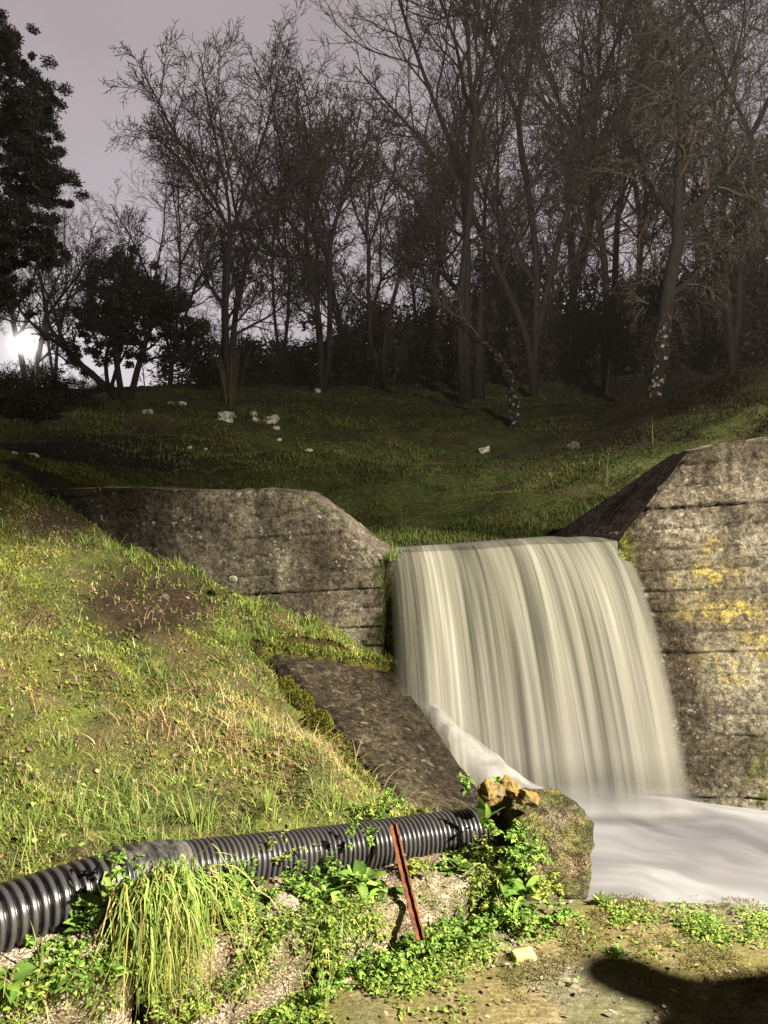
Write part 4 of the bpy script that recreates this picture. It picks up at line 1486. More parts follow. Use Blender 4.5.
# ---- rocks on the hill
for (px_, py_, Y_, s_, lab) in [
        (147, 414, 15.5, 0.30, 'pale angular rock at the far left of the rocks on the grassy rise'),
        (172, 405, 16.5, 0.22, 'small pale rock right of the leftmost rock on the rise'),
        (181, 407, 16.5, 0.24, 'pale rock touching its smaller neighbour on the rise'),
        (213, 416, 14.5, 0.20, 'small flat rock just left of the brightest rocks on the rise'),
        (229, 409, 15.2, 0.34, 'wide pale rock at the top of the brightest cluster'),
        (226, 423, 14.0, 0.36, 'brightest white rock in the middle of the hillside'),
        (253, 408, 15.5, 0.24, 'flat pale rock right of the brightest cluster'),
        (256, 421, 14.4, 0.20, 'small pale rock below the flat rock on the rise'),
        (271, 419, 14.6, 0.34, 'wide pale rock at the right end of the rocks on the rise'),
        (276, 428, 14.0, 0.16, 'small low rock under the right end of the rocks'),
        (337, 459, 11.5, 0.32, 'dull grey rock half sunk in the grass above the left wall'),
        (308, 461, 11.5, 0.16, 'small grey stone in the grass left of the half sunk rock'),
        (279, 451, 12.0, 0.10, 'tiny pale stone alone on the slope above the left wall'),
        (190, 470, 10.5, 0.08, 'tiny white stone low in the hollow, left of its twin'),
        (205, 468, 10.5, 0.08, 'tiny white stone low in the hollow, right of its twin'),
        (484, 448, 13.0, 0.27, 'white stone alone in the middle of the green slope'),
        (319, 382, 24.0, 0.40, 'pale stone at the edge of the undergrowth'),
        (572, 461, 11.0, 0.26, 'grey-green stone on the slope left of the right wall'),
        (33, 466, 7.4, 0.14, 'pale stone at the top edge of the bank beside the left wall'),
        (12, 461, 7.8, 0.12, 'pale stone at the far left of the bank top')]:
    mb = MB()
    sd = int(px_ * 7 + py_)
    dull = lab.startswith(('dull', 'grey'))
    s_ *= 0.85
    rough_block(mb, (0, 0, 0), (s_, s_ * .8, s_ * .62), 0, 10, 3.2, 0.06 * s_, 2.2 / s_, sd, (0.2, 0.2), (.5, .5, .5), warp=0.3)
    o = mb.build('rock', M['dullrock'] if dull else M['rock'], smooth=False)
    h_ = on_hill(px_, py_, Y_)
    o.location = (h_[0], h_[1], h_[2] + s_ * 0.16)
    o.rotation_euler = (0, 0, sd)
    tag(o, lab, 'rock', 'rocks on the hillside')

# ------------------------------------------------------------------ weeds along the pipe
def weed_y(px):
    return np.interp(px, [-60, 0, 150, 250, 350, 490], [1.72, 1.84, 2.14, 2.36, 2.58, 2.86])


WG = [(0.16, 0.29, 0.045), (0.24, 0.37, 0.06), (0.10, 0.19, 0.035), (0.33, 0.43, 0.10), (0.06, 0.11, 0.025)]


def rosette(name, loc, n, L, Wd, label, up=0.7, pal=WG, droop=0.6, broad=0.8, cat='weed', group='broad leaved weeds', az0=None, azr=PI):
    r = empty(name, loc)
    tag(r, label, cat, group)
    m1 = MB()
    az = RNG.uniform(0, 2 * PI, n) if az0 is None else az0 + RNG.uniform(-azr, azr, n)
    leaves(m1, np.zeros((n, 3)) + RNG.normal(0, 0.006, (n, 3)), az, RNG.uniform(0.2, 1.0, n) * up * 1.4, L * RNG.uniform(.6, 1.1, n), Wd * RNG.uniform(.7, 1.15, n), pick(pal, n), RNG.uniform(0.4, 1.0, n) * droop, 0.3, 0.12, broad)
    m1.build('leaf_rosette', M['leaf'], r)
    m2 = MB()
    K = 4
    t = np.linspace(0, 1, K)
    Pm = np.array([[[0, 0, -0.03 + 0.05 * q] for q in t]])
    tubes(m2, Pm, np.full((1, K), 0.005), 5, (0.22, 0.20, 0.08))
    m2.build('root_crown', M['leaf'], r)
    return r


R_ = [
    (352, 884, .0, 13, .13, .050, 'bright rosette of long pale leaves under the pipe left of the rusty bar', .75, .8),
    (376, 888, .0, 9, .12, .034, 'spiky rosette of narrow leaves touching the rusty bar', .6, .9),
    (334, 893, .0, 8, .09, .052, 'low rosette of round leaves left of the long-leaved rosette', .5, .6),
    (88, 928, .05, 9, .11, .045, 'dark broad-leaved dock under the pipe at the lower left', .8, .6),
    (103, 905, .05, 6, .12, .045, 'upright broad dock leaves right against the pipe at the lower left', 1.0, .4),
    (8, 978, .0, 5, .08, .05, 'pale broad leaf at the bottom left corner under the pipe', .4, .8),
    (484, 822, .0, 5, .11, .045, 'tall grey-green leaf standing against the end of the pipe', 1.1, .2),
    (497, 880, -.06, 12, .15, .040, 'tall dock with long leaves at the left face of the mossy boulder', .85, .7),
    (516, 893, -.06, 9, .14, .038, 'long-leaved dock at the front corner of the mossy boulder', .7, .8),
    (452, 868, .0, 8, .075, .035, 'small leafy weed below the pipe right of the rusty bar', .6, .6),
    (600, 905, .0, 8, .07, .022, 'small dark upright weed on the floor edge right of the boulder', 1.0, .3),
    (620, 955, .0, 9, .055, .018, 'little dark weed growing at the edge of the shadow', .9, .4)]
for (px_, py_, dy, n_, L_, W_, lab, up_, dr_) in R_:
    if px_ > 590:
        r_ = RT * (px_ - 384) / F + UPV * (512 - py_) / F + FWD
        loc = CAM + r_ * (1.6 / -r_[2])
    elif px_ > 495:
        loc = at(px_, py_, 2.78)
    else:
        loc = at(px_, py_, float(weed_y(px_)) + dy)
    if px_ < 590 and py_ > 860:
        loc = loc + np.array([NF[0], NF[1], 0.35]) * 0.05
    rosette('weed', loc, n_ + 3, L_ * 1.0, W_ * 0.85, lab, up_, droop=dr_)


def herb(name, loc, ns, H, leafL, leafW, label, lean=(0, 0), group='leafy herbs under the pipe', spread=0.05, cat='herb', pal=WG, nl=9):
    """bushy herb: several thin stems, pairs of small leaves along them"""
    r = empty(name, loc)
    tag(r, label, cat, group)
    m1, m2 = MB(), MB()
    K = 7
    t = np.linspace(0, 1, K)
    a = RNG.uniform(0, 2 * PI, ns)
    out = RNG.uniform(0.1, 0.9, ns)
    h = H * RNG.uniform(0.5, 1.05, ns)
    b = np.stack([np.cos(a), np.sin(a), 0 * a], 1) * (RNG.random(ns) * spread)[:, None]
    d = np.stack([np.cos(a) * out + lean[0], np.sin(a) * out + lean[1], np.ones(ns)], 1)
    d /= np.linalg.norm(d, axis=1)[:, None]
    Pm = b[:, None] + d[:, None] * (h[:, None] * t)[..., None] + np.array([0, 0, -1.0]) * ((h * out * 0.45)[:, None] * t ** 2)[..., None]
    tubes(m2, Pm, np.broadcast_to(0.0022 * (1 - 0.6 * t), (ns, K)), 4, (0.18, 0.24, 0.06))
    m2.build('herb_stems', M['leaf'], r)  # thin stems that carry the leaves
    tl = RNG.uniform(0.12, 1.0, (ns, nl))
    i0 = np.clip((tl * (K - 1)).astype(int), 0, K - 2)
    fr = tl * (K - 1) - i0
    ar = np.arange(ns)[:, None]
    B = Pm[ar, i0] * (1 - fr[..., None]) + Pm[ar, i0 + 1] * fr[..., None]
    B = np.concatenate([B.reshape(-1, 3)] * 2)
    az = RNG.uniform(0, 2 * PI, ns * nl)
    az = np.concatenate([az, az + PI + RNG.uniform(-.5, .5, ns * nl)])
    n = len(B)
    sz = np.concatenate([(1.15 - 0.5 * tl).ravel()] * 2) * RNG.uniform(0.6, 1.15, n)
    leaves(m1, B, az, RNG.uniform(-0.2, 0.8, n), leafL * sz, leafW * sz, pick(pal, n), RNG.uniform(.2, .9, n), 0.3, 0.1)
    m1.build('foliage', M['leaf'], r)
    return r


H_ = [
    (215, 902, .0, 16, .10, .026, .013, 'bushy small-leaved herb right of the hanging grass tuft'),
    (240, 885, .04, 16, .12, .026, .013, 'tall leafy herb in front of the pipe left of the pipe middle'),
    (262, 902, .0, 20, .11, .024, .012, 'dense small-leaved herb spreading over the broken block'),
    (290, 890, .02, 18, .13, .026, .013, 'leafy herb climbing over the pipe above the broken block'),
    (306, 915, .0, 16, .10, .022, .011, 'small-leaved herb at the dark gap between two blocks'),
    (318, 880, .06, 14, .17, .024, .012, 'tall thin herb sticking up above the pipe'),
    (230, 940, -.02, 14, .08, .022, .011, 'low herb on the face of the broken block'),
    (336, 945, -.06, 20, .10, .022, .012, 'bushy herb at the foot of the block left of the rusty bar'),
    (350, 975, -.08, 18, .09, .024, .013, 'low bright herb in front of the blocks at the floor edge'),
    (325, 985, -.08, 14, .09, .022, .011, 'bright herb at the right end of the rusty strip'),
    (388, 962, -.10, 18, .07, .024, .013, 'bright spreading herb below the foot of the rusty bar'),
    (418, 948, -.10, 20, .075, .024, .013, 'dense herb around the foot of the rusty bar'),
    (445, 938, -.10, 20, .07, .024, .013, 'dense low herb along the floor right of the rusty bar'),
    (470, 930, -.10, 20, .08, .024, .013, 'bright herb in front of the right-hand block'),
    (442, 872, .02, 12, .075, .022, .013, 'small herb under the pipe just right of the rusty bar'),
    (466, 862, .02, 14, .09, .024, .014, 'leafy herb under the end of the pipe'),
    (508, 835, -.03, 16, .09, .024, .013, 'herb growing high on the left side of the mossy boulder'),
    (522, 858, -.08, 18, .10, .026, .014, 'large leafy herb on the front of the mossy boulder'),
    (500, 918, -.10, 22, .10, .026, .014, 'dense bright herb at the foot of the boulder'),
    (532, 920, -.10, 18, .075, .024, .013, 'herb spreading on the floor in front of the boulder'),
    (560, 915, -.06, 14, .05, .022, .012, 'low herb on the floor at the right foot of the boulder'),
    (376, 818, .35, 12, .16, .026, .014, 'tall herb standing behind the pipe in front of the dark slab'),
    (480, 790, .30, 6, .08, .03, .016, 'pale sprig behind the pipe beside the ochre stones'),
    (112, 870, -.02, 10, .07, .02, .010, 'small sprig lying over the pipe joint'),
    (360, 838, -.02, 9, .08, .02, .011, 'sprig hanging across the pipe beside the rusty bar'),
    (205, 985, -.06, 12, .08, .022, .011, 'low herb at the bottom right of the hanging grass tuft'),
    (160, 985, -.06, 12, .07, .022, .011, 'low herb under the hanging grass tuft'),
    (45, 940, .05, 8, .07, .02, .011, 'small sprig under the pipe at the lower left')]
for (px_, py_, dy, ns_, H_h, lL, lW, lab) in H_:
    Yb = float(weed_y(px_)) + dy if px_ < 500 else 2.82 + dy
    if py_ > 912:
        r_ = RT * (px_ - 384) / F + UPV * (512 - py_) / F + FWD
        loc = CAM + r_ * (1.56 / -r_[2])
        if loc[1] > Yb + .02 or loc[1] < Yb - 0.5:
            loc = at(px_, py_, Yb)
    else:
        loc = at(px_, py_, Yb)
    herb('herb', loc, ns_, H_h, lL, lW, lab, lean=(NF[0] * .5, NF[1] * .5), spread=0.07)

WG2 = [(0.22, 0.27, 0.05), (0.30, 0.34, 0.07), (0.16, 0.20, 0.04), (0.38, 0.38, 0.10)]
for (px_, py_, dy, ns_, H_h, lL, lW, lab, pl) in [
        (228, 915, -.04, 26, .12, .030, .009, 'feathery yellow-green herb right beside the hanging grass tuft', WG2),
        (275, 925, -.08, 26, .11, .018, .009, 'fine-leaved herb draping down the face of the broken block', WG),
        (250, 955, -.10, 22, .10, .020, .009, 'fine-leaved herb low on the broken block', WG2),
        (300, 945, -.10, 24, .12, .022, .010, 'herb hanging in the gap right of the broken block', WG),
        (345, 925, -.04, 26, .11, .026, .010, 'yellow-green herb over the block edge below the long-leaved rosette', WG2),
        (320, 960, -.12, 24, .11, .020, .010, 'tall fine herb at the corner of the gap between the blocks', WG2),
        (200, 1005, -.12, 22, .10, .020, .009, 'fine herb at the bottom edge right of the hanging tuft', WG2),
        (372, 930, -.10, 20, .09, .022, .011, 'yellow-green herb just left of the foot of the rusty bar', WG2),
        (60, 960, -.02, 16, .09, .024, .012, 'leafy herb over the first block at the lower left', WG),
        (20, 990, -.02, 16, .09, .024, .012, 'leafy herb at the bottom left corner of the picture', WG2),
        (110, 945, -.02, 18, .10, .024, .012, 'leafy herb left of the hanging tuft', WG),
        (480, 905, -.10, 22, .10, .026, .013, 'herb on the right end of the last block', WG2),
        (480, 850, .00, 14, .09, .026, .014, 'herb under the pipe end beside the boulder', WG2),
        (545, 890, -.10, 16, .08, .022, .011, 'fine herb climbing the lower front of the boulder', WG2),
        (270, 860, .12, 12, .12, .020, .010, 'thin herb reaching over the top of the pipe', WG2),
        (410, 868, .0, 14, .08, .024, .011, 'small yellow-green herb behind the rusty bar under the pipe', WG2)]:
    Yb = (float(weed_y(px_)) if px_ < 500 else 2.84) + dy
    herb('herb', at(px_, py_, Yb), ns_, H_h, lL, lW, lab, lean=(NF[0] * .7, NF[1] * .7), spread=0.05, pal=pl, nl=11)

# hanging grass tuft over the pipe joint
tf = empty('grass_tuft', at(157, 882, 2.13))
tag(tf, 'long pale yellow-green grass tuft hanging down over the pipe joint and block', 'grass tuft')


def hang(n, pal, seedoff, Lr, name, wid):
    mb = MB()
    K = 9
    t = np.linspace(0, 1, K)[None]
    x0 = RNG.normal(0.0, 0.050, n)
    base = np.stack([DL[0] * x0, DL[1] * x0, RNG.normal(0.0, 0.012, n)], 1)
    out = np.abs(RNG.normal(0.085, 0.035, n)) + 0.03
    sw = RNG.normal(0, 0.030, n) * np.where(RNG.random(n) < .3, 3.2, 1) + x0 * 0.15
    rise = RNG.uniform(0.01, 0.11, n)
    L = RNG.uniform(*Lr, n)
    k = 1 - np.exp(-4.5 * t)
    hor = out[:, None] * k
    z = rise[:, None] * np.sin(np.clip(t * 3.4, 0, PI)) - L[:, None] * np.clip(t - 0.12, 0, None) ** 1.15
    lat = sw[:, None] * t
    Pm = base[:, None] + np.stack([NF[0] * hor + DL[0] * lat, NF[1] * hor + DL[1] * lat, z], -1)
    Pm += 0.004 * RNG.normal(0, 1, (n, K, 3)).cumsum(1) * 1.5
    W = wid * (1 - t ** 2.2) * RNG.uniform(.6, 1.2, n)[:, None] + 0.0005
    c = 0.72 * pick(pal, n)[:, None] * RNG.uniform(.45, 1.25, n)[:, None, None] * np.linspace(1.0, 0.9, K)[None, :, None]
    tip = np.array([0.50, 0.36, 0.10])
    tt_ = (np.linspace(0, 1, K) ** 2)[None, :, None] * RNG.uniform(0, .45, n)[:, None, None]
    c = c * (1 - tt_) + tip * tt_
    side = np.stack([DL[0] + RNG.normal(0, .4, n), DL[1] + RNG.normal(0, .4, n), RNG.normal(0, .2, n)], 1)
    side /= np.linalg.norm(side, axis=1)[:, None]
    ribbons(mb, Pm, W, c, side)
    return mb.build(name, M['grass'], tf)


hang(420, [(0.30, 0.46, 0.09), (0.24, 0.40, 0.07), (0.44, 0.54, 0.16)], 0, (0.05, 0.31), 'green_blades', 0.0044)
hang(90, [(0.56, 0.43, 0.15), (0.50, 0.36, 0.10), (0.60, 0.50, 0.22)], 0, (0.12, 0.36), 'dry_blades', 0.0042)

# smaller grass tufts
GT = [
    (258, 740, 3.3, 26, .21, 'tall bright green grass tuft in the straw in front of the dark slab'),
    (140, 845, 2.55, 24, .15, 'green grass tuft behind the pipe above the hanging tuft'),
    (200, 834, 2.68, 44, .17, 'green grass tuft just behind the middle of the pipe'),
    (265, 825, 2.8, 22, .15, 'grass tuft behind the pipe below the straw patch'),
    (30, 855, 2.4, 26, .13, 'grass tuft behind the pipe at the left edge'),
    (75, 840, 2.5, 24, .13, 'grass tuft behind the pipe left of the pipe joint'),
    (330, 815, 3.0, 20, .16, 'loose grass tuft behind the pipe at the foot of the dark slab'),
    (160, 690, 3.8, 22, .15, 'grass tuft in the middle of the bank'),
    (60, 770, 2.9, 24, .12, 'grass tuft low on the left of the bank'),
    (310, 640, 4.9, 40, .12, 'lush grass tuft at the top of the dark slab'),
    (250, 610, 5.0, 40, .14, 'lush grass tuft at the foot of the left wall'),
    (105, 550, 5.1, 40, .14, 'lush grass tuft at the buried end of the left wall')]
for (px_, py_, Y_, n_, h_, lab) in GT:
    p = at(px_, py_, Y_)
    z = float(bank_z(np.array([p[0]]), np.array([p[1]]))[0])
    o = stalk_tuft('grass_tuft', (p[0], p[1], z - 0.005), n_, h_, 0.07, GREEN + [(0.36, 0.40, 0.10)], lab, 'grass tuft', 'grass tufts on the bank', wid=0.0055, dro=0.6)
stalk_tuft('grass_tuft', at(40, 965, 1.86), 12, .13, .03, GREEN, 'small bent grass tuft under the pipe at the lower left corner', 'grass tuft', 'grass tufts on the bank', wid=0.006, dro=1.2)
stalk_tuft('grass_tuft', at(320, 1000, 2.26), 12, .17, .05, GREEN, 'upright grass tuft on the floor beside the rusty strip', 'grass tuft', 'grass tufts on the bank', wid=0.005, dro=.4)
tag(stalk_tuft('grass', at(393, 560, 5.02), 60, .13, .08, GREEN, 'green grass growing at the left lip of the waterfall', None, wid=0.006, dro=.8), kind='stuff')

mb = MB()
n = 5200
f_ = RNG.random(n)
B = at(262, 646, 4.84)[None] * (1 - f_[:, None]) + at(392, 668, 4.96)[None] * f_[:, None]
B = B + np.stack([RNG.normal(0, .03, n), RNG.uniform(-.05, .14, n), RNG.uniform(-.01, .05, n)], 1)
blades(mb, B, RNG.uniform(.02, .07, n), RNG.uniform(.005, .008, n), pick(GREEN + MOSS + MOSS, n), RNG.uniform(.2, 1.3, n), RNG.uniform(.1, 1.0, n), K=4)
tag(mb.build('grass', M['grass']), 'green grass and moss fringing the top edge of the dark slab', kind='stuff')
# dark moss cushions on the bank edge beside the slab
mb = MB()
for (px_, py_, Y_, r__) in [(333, 752, 3.88, .09), (318, 725, 4.0, .08), (350, 778, 3.68, .07), (300, 705, 4.15, .08), (345, 765, 3.75, .06), (362, 795, 3.55, .07), (285, 690, 4.25, .07)]:
    p = at(px_, py_, Y_)
    n = 2600
    d = RNG.normal(0, 1, (n, 3))
    d /= np.linalg.norm(d, axis=1)[:, None]
    rr = r__ * (0.85 + 0.3 * fbm(d * 1.7 + px_, 2, 2, 5))
    pts = p + d * rr[:, None] * np.array([1, .8, 1.0])
    blades(mb, pts, RNG.uniform(.008, .02, n), np.full(n, .005), pick([(0.20, 0.19, 0.02), (0.12, 0.12, 0.02), (0.26, 0.25, 0.03), (0.05, 0.05, 0.012)], n), RNG.uniform(.2, 1, n), RNG.uniform(0, .4, n), K=3)
tag(mb.build('moss', M['grass']), 'yellow-green moss cushions on the bank edge beside the dark slab', 'moss', kind='stuff')

# ground cover on the floor margin, boulder foot, block tops
mb = MB()
n = 26000
px_ = RNG.uniform(190, 790, n)
py_ = RNG.uniform(905, 1024, n)
r_ = RT[None] * ((px_ - 384) / F)[:, None] + UPV[None] * ((512 - py_) / F)[:, None] + FWD[None]
P = CAM + r_ * (1.6 / -r_[:, 2])[:, None]
yl = 2.34 + 0.70 * (P[:, 0] + 0.195)
dist = yl - P[:, 1]
dens = np.exp(-np.clip(dist, 0, None) / 0.085) * (dist > -0.05) * (P[:, 0] < 0.62)
dens += 0.55 * np.exp(-((P[:, 0] - 0.62) / 0.25) ** 2 - ((P[:, 1] - 2.72) / 0.12) ** 2)
dens += 0.50 * np.exp(-((P[:, 0] - 1.22) / 0.16) ** 2 - ((P[:, 1] - 2.68) / 0.06) ** 2)
dens += 0.06 * sstep(2.5, 2.8, P[:, 1]) + 0.25 * np.exp(-((P[:, 1] - 2.89) / 0.02) ** 2) * (fbm(P, 5, 2, 9) > .1)
dens *= np.clip(0.5 + 1.1 * fbm(P, 8, 3, 401), 0, 1.5)
k_ = (RNG.random(n) < dens) & (P[:, 1] < floor_edge(P[:, 0]) - 0.01)
P = P[k_]
n = len(P)
print('ground cover', n)
m_ = 7
B = np.repeat(P, m_, 0) + RNG.normal(0, 0.016, (n * m_, 3)) * np.array([1, 1, 0])
B[:, 2] = np.abs(RNG.normal(0.004, 0.012, n * m_))
leaves(mb, B, RNG.uniform(0, 2 * PI, n * m_), RNG.uniform(0, .9, n * m_), RNG.uniform(.006, .024, n * m_), RNG.uniform(.004, .011, n * m_), pick(WG + [(0.30, 0.36, 0.06), (0.22, 0.22, 0.04)], n * m_), .5, .3)
# a thin green mat over the tops of the blocks
n = 1700
px_ = RNG.uniform(-30, 500, n)
x_ = np.interp(px_, proj(PIPE)[0], PIPE[:, 0])
q = RNG.random(n)
lo_ = RNG.uniform(0.05, 0.40, n)
B = np.stack([x_ + NF[0] * lo_, pipe_y(x_) + NF[1] * lo_, pipe_z(x_) - 0.085 + 0.02 * RNG.random(n)], 1)
B = B[(RNG.random(n) < np.clip(.5 + fbm(B, 6, 3, 405), 0, 1)) & (lo_ < 0.30)]
n = len(B)
m_ = 5
B = np.repeat(B, m_, 0) + RNG.normal(0, 0.016, (n * m_, 3)) * np.array([1, 1, .5])
leaves(mb, B, RNG.uniform(0, 2 * PI, n * m_), RNG.uniform(0, 1.0, n * m_), RNG.uniform(.010, .026, n * m_), RNG.uniform(.006, .012, n * m_), pick(WG + [(0.10, 0.16, 0.03)], n * m_), .5, .3)
tag(mb.build('ground_cover', M['leaf']), 'bright small-leaved green plants creeping along the floor edge and blocks', 'ground cover', kind='stuff')

# creeping plants and grass blades on the faces of the blocks
mb = MB()
n = 5200
xx_ = RNG.uniform(-1.1, 0.45, n)
hh_ = np.interp(xx_, [-1.1, -.62, -.2, .43], [.40, .37, .28, .19])
zz_ = hh_ * RNG.random(n) ** 0.7
yy_ = 2.34 + 0.70 * (xx_ + 0.195)
B = np.stack([xx_ + NF[0] * .015, yy_ + NF[1] * .015, zz_], 1)
gate = fbm(B, 5.5, 3, 411) + 0.5 * (zz_ / hh_ - 0.4)
B = B[RNG.random(n) < 0.55 * sstep(0.15, 0.6, gate)]
n = len(B)
m_ = 5
B2 = np.repeat(B, m_, 0) + RNG.normal(0, 0.014, (n * m_, 3))
leaves(mb, B2, RNG.uniform(0, 2 * PI, n * m_), RNG.uniform(-.4, .9, n * m_), RNG.uniform(.008, .026, n * m_), RNG.uniform(.004, .011, n * m_), pick(WG + WG2 + [(0.08, 0.10, 0.025)], n * m_), .6, .3)
kk_ = RNG.random(n) < .25
Bb = B[kk_]
n = len(Bb)
blades(mb, Bb, RNG.uniform(.05, .16, n), RNG.uniform(.002, .0045, n), pick(GREEN + STRAW[:2], n), RNG.uniform(.2, .9, n), RNG.uniform(.3, 1.5, n), K=6, az=math.atan2(NF[1], NF[0]) + RNG.normal(0, .8, n))
tag(mb.build('ground_cover', M['leaf']), 'tangled small plants and grass hanging over the faces of the pebbly blocks', 'ground cover', kind='stuff')

mb = MB()
n = 60000
P = np.stack([RNG.uniform(-.35, 1.75, n), RNG.uniform(2.1, 2.92, n), np.full(n, .008)], 1)
g_ = fbm(P, 4.5, 4, 421) + .3 * fbm(P, 17, 2, 422)
P = P[(RNG.random(n) < sstep(0.10, 0.6, g_)) & (P[:, 1] < floor_edge(P[:, 0]) - .01)]
n = len(P)
blades(mb, P, RNG.uniform(.004, .012, n), RNG.uniform(.002, .005, n), pick([(0.15, 0.15, 0.035), (0.10, 0.11, 0.03), (0.22, 0.20, 0.06), (0.18, 0.13, 0.06)], n), RNG.uniform(.3, 1.4, n), RNG.uniform(0, .6, n), K=3)
tag(mb.build('moss', M['grass']), 'thin moss film in patches on the concrete floor', 'moss', kind='stuff')

# litter on the floor
mb = MB()
n = 260
P = np.stack([RNG.uniform(-.1, 1.7, n), RNG.uniform(2.15, 2.85, n), np.full(n, .014)], 1)
leaves(mb, P, RNG.uniform(0, 2 * PI, n), RNG.uniform(-.1, .3, n), RNG.uniform(.008, .03, n), RNG.uniform(.004, .014, n), pick([(0.22, 0.13, 0.07), (0.35, 0.28, 0.18), (0.45, 0.38, 0.33), (0.12, 0.08, 0.04)], n), .2, .3)
tag(mb.build('leaf_litter', M['leaf']), 'dry leaf scraps scattered over the concrete floor', 'litter', kind='stuff')


# ------------------------------------------------------------------ trees
def nrm3(v):
    l = math.sqrt(v[0] * v[0] + v[1] * v[1] + v[2] * v[2]) + 1e-9
    return (v[0] / l, v[1] / l, v[2] / l)


def perp_dir(d, ang, az):
    ref = (0, 0, 1) if abs(d[2]) < 0.9 else (1, 0, 0)
    a = nrm3((d[1] * ref[2] - d[2] * ref[1], d[2] * ref[0] - d[0] * ref[2], d[0] * ref[1] - d[1] * ref[0]))
    b = (d[1] * a[2] - d[2] * a[1], d[2] * a[0] - d[0] * a[2], d[0] * a[1] - d[1] * a[0])
    ca, sa = math.cos(ang), math.sin(ang)
    c1, s1 = math.cos(az), math.sin(az)
    return nrm3(tuple(d[i] * ca + (a[i] * c1 + b[i] * s1) * sa for i in range(3)))


def grow_tree(seed, stems, r0, up=(0.02, 0.07, 0.06, 0.05, 0.04), wob=(0.07, 0.11, 0.15, 0.18, 0.20), nch=(0, 9, 8, 6, 0),
              ratio=(0, 0.44, 0.44, 0.5, 0), ang=(0, 0.80, 0.80, 0.80, 0.8), maxlev=4, fork=1.0, minr=0.006):
    """stems: list of (start, direction, length). Returns polylines per level."""
    rd = random.Random(seed)
    out = {l: [] for l in range(maxlev + 1)}
    nseg = (7, 8, 6, 4, 3)

    def br(p, d, L, r, lev):
        n = nseg[min(lev, 4)]
        pts, rad, dirs = [p], [r], [d]
        for i in range(n):
            w_ = wob[min(lev, 4)]
            u_ = up[min(lev, 4)]
            d = nrm3((d[0] + rd.gauss(0, w_), d[1] + rd.gauss(0, w_), d[2] + rd.gauss(0, w_) + u_))
            p = (p[0] + d[0] * L / n, p[1] + d[1] * L / n, p[2] + d[2] * L / n)
            pts.append(p)
            dirs.append(d)
            tp = 0.72 if lev == 0 else 0.28
            rad.append(max(minr * 0.6, r * (1 - (1 - tp) * (i + 1) / n)))
        out[lev].append((pts, rad))
        if lev >= maxlev:
            return
        if lev == 0:
            k = rd.choice((2, 3, 3))
            a0 = rd.uniform(0, 2 * PI)
            for j in range(k):
                br(p, perp_dir(d, rd.uniform(0.28, 0.68) * fork, a0 + j * 2 * PI / k + rd.uniform(-.4, .4)), L * rd.uniform(0.75, 1.1), rad[-1] * 0.8, 1)
            for j in range(3):
                t = rd.uniform(0.5, 0.95)
                i = int(t * n)
                br(pts[i], perp_dir(dirs[i], rd.uniform(0.6, 1.0), rd.uniform(0, 2 * PI)), L * rd.uniform(0.45, 0.7), rad[i] * 0.5, 1)
            return
        c = nch[lev]
        a0 = rd.uniform(0, 2 * PI)
        for j in range(c):
            t = 0.18 + 0.82 * (j + rd.random()) / c
            i = min(n - 1, int(t * n))
            f = t * n - i
            q = tuple(pts[i][m] * (1 - f) + pts[i + 1][m] * f for m in range(3))
            br(q, perp_dir(dirs[i + 1], ang[lev] * rd.uniform(0.6, 1.25), a0 + j * 2.4 + rd.uniform(-.5, .5)), L * ratio[lev] * rd.uniform(0.6, 1.2) * (1.15 - 0.5 * t), max(minr, rad[i] * 0.62), lev + 1)

    for s_, d_, L_ in stems:
        br(tuple(s_), nrm3(d_), L_, r0 * rd.uniform(.8, 1.0), 0)
    return out


def tree_meshes(br, root, mats, split=1, minr=0.0):
    m1, m2 = MB(), MB()
    for lev, lst in br.items():
        if not lst:
            continue
        P = np.array([a for a, _ in lst])
        R = np.maximum(np.array([b for _, b in lst]), minr)
        tubes(m1 if lev <= split else m2, P, R, 8 if lev == 0 else (6 if lev == 1 else 3), (.5, .5, .5))
    m1.build('trunk', M[mats[0]], root)
    m2.build('crown', M[mats[1]], root)


def make_tree(name, px, py, Y, seed, stems_px, r0, label, mats=('bark', 'twig'), group=None, cat='tree', **kw):
    """stems_px: fork points of the stems, (px, py, depth offset): where each stem ends"""
    b = on_hill(px, py, Y) if Y < 60 else at(px, py, Y)
    b[2] -= 0.15
    root = empty(name, b)
    st = []
    for (qx, qy, dd) in stems_px:
        e = at(qx, qy, Y + dd) - b
        L = float(np.linalg.norm(e))
        st.append(((RNG.uniform(-.1, .1), RNG.uniform(-.1, .1), 0), e / L, L))
    br = grow_tree(seed, st, r0, **kw)
    tree_meshes(br, root, mats, minr=0.0070 * Y / 22)
    tag(root, label, cat, group)
    return root


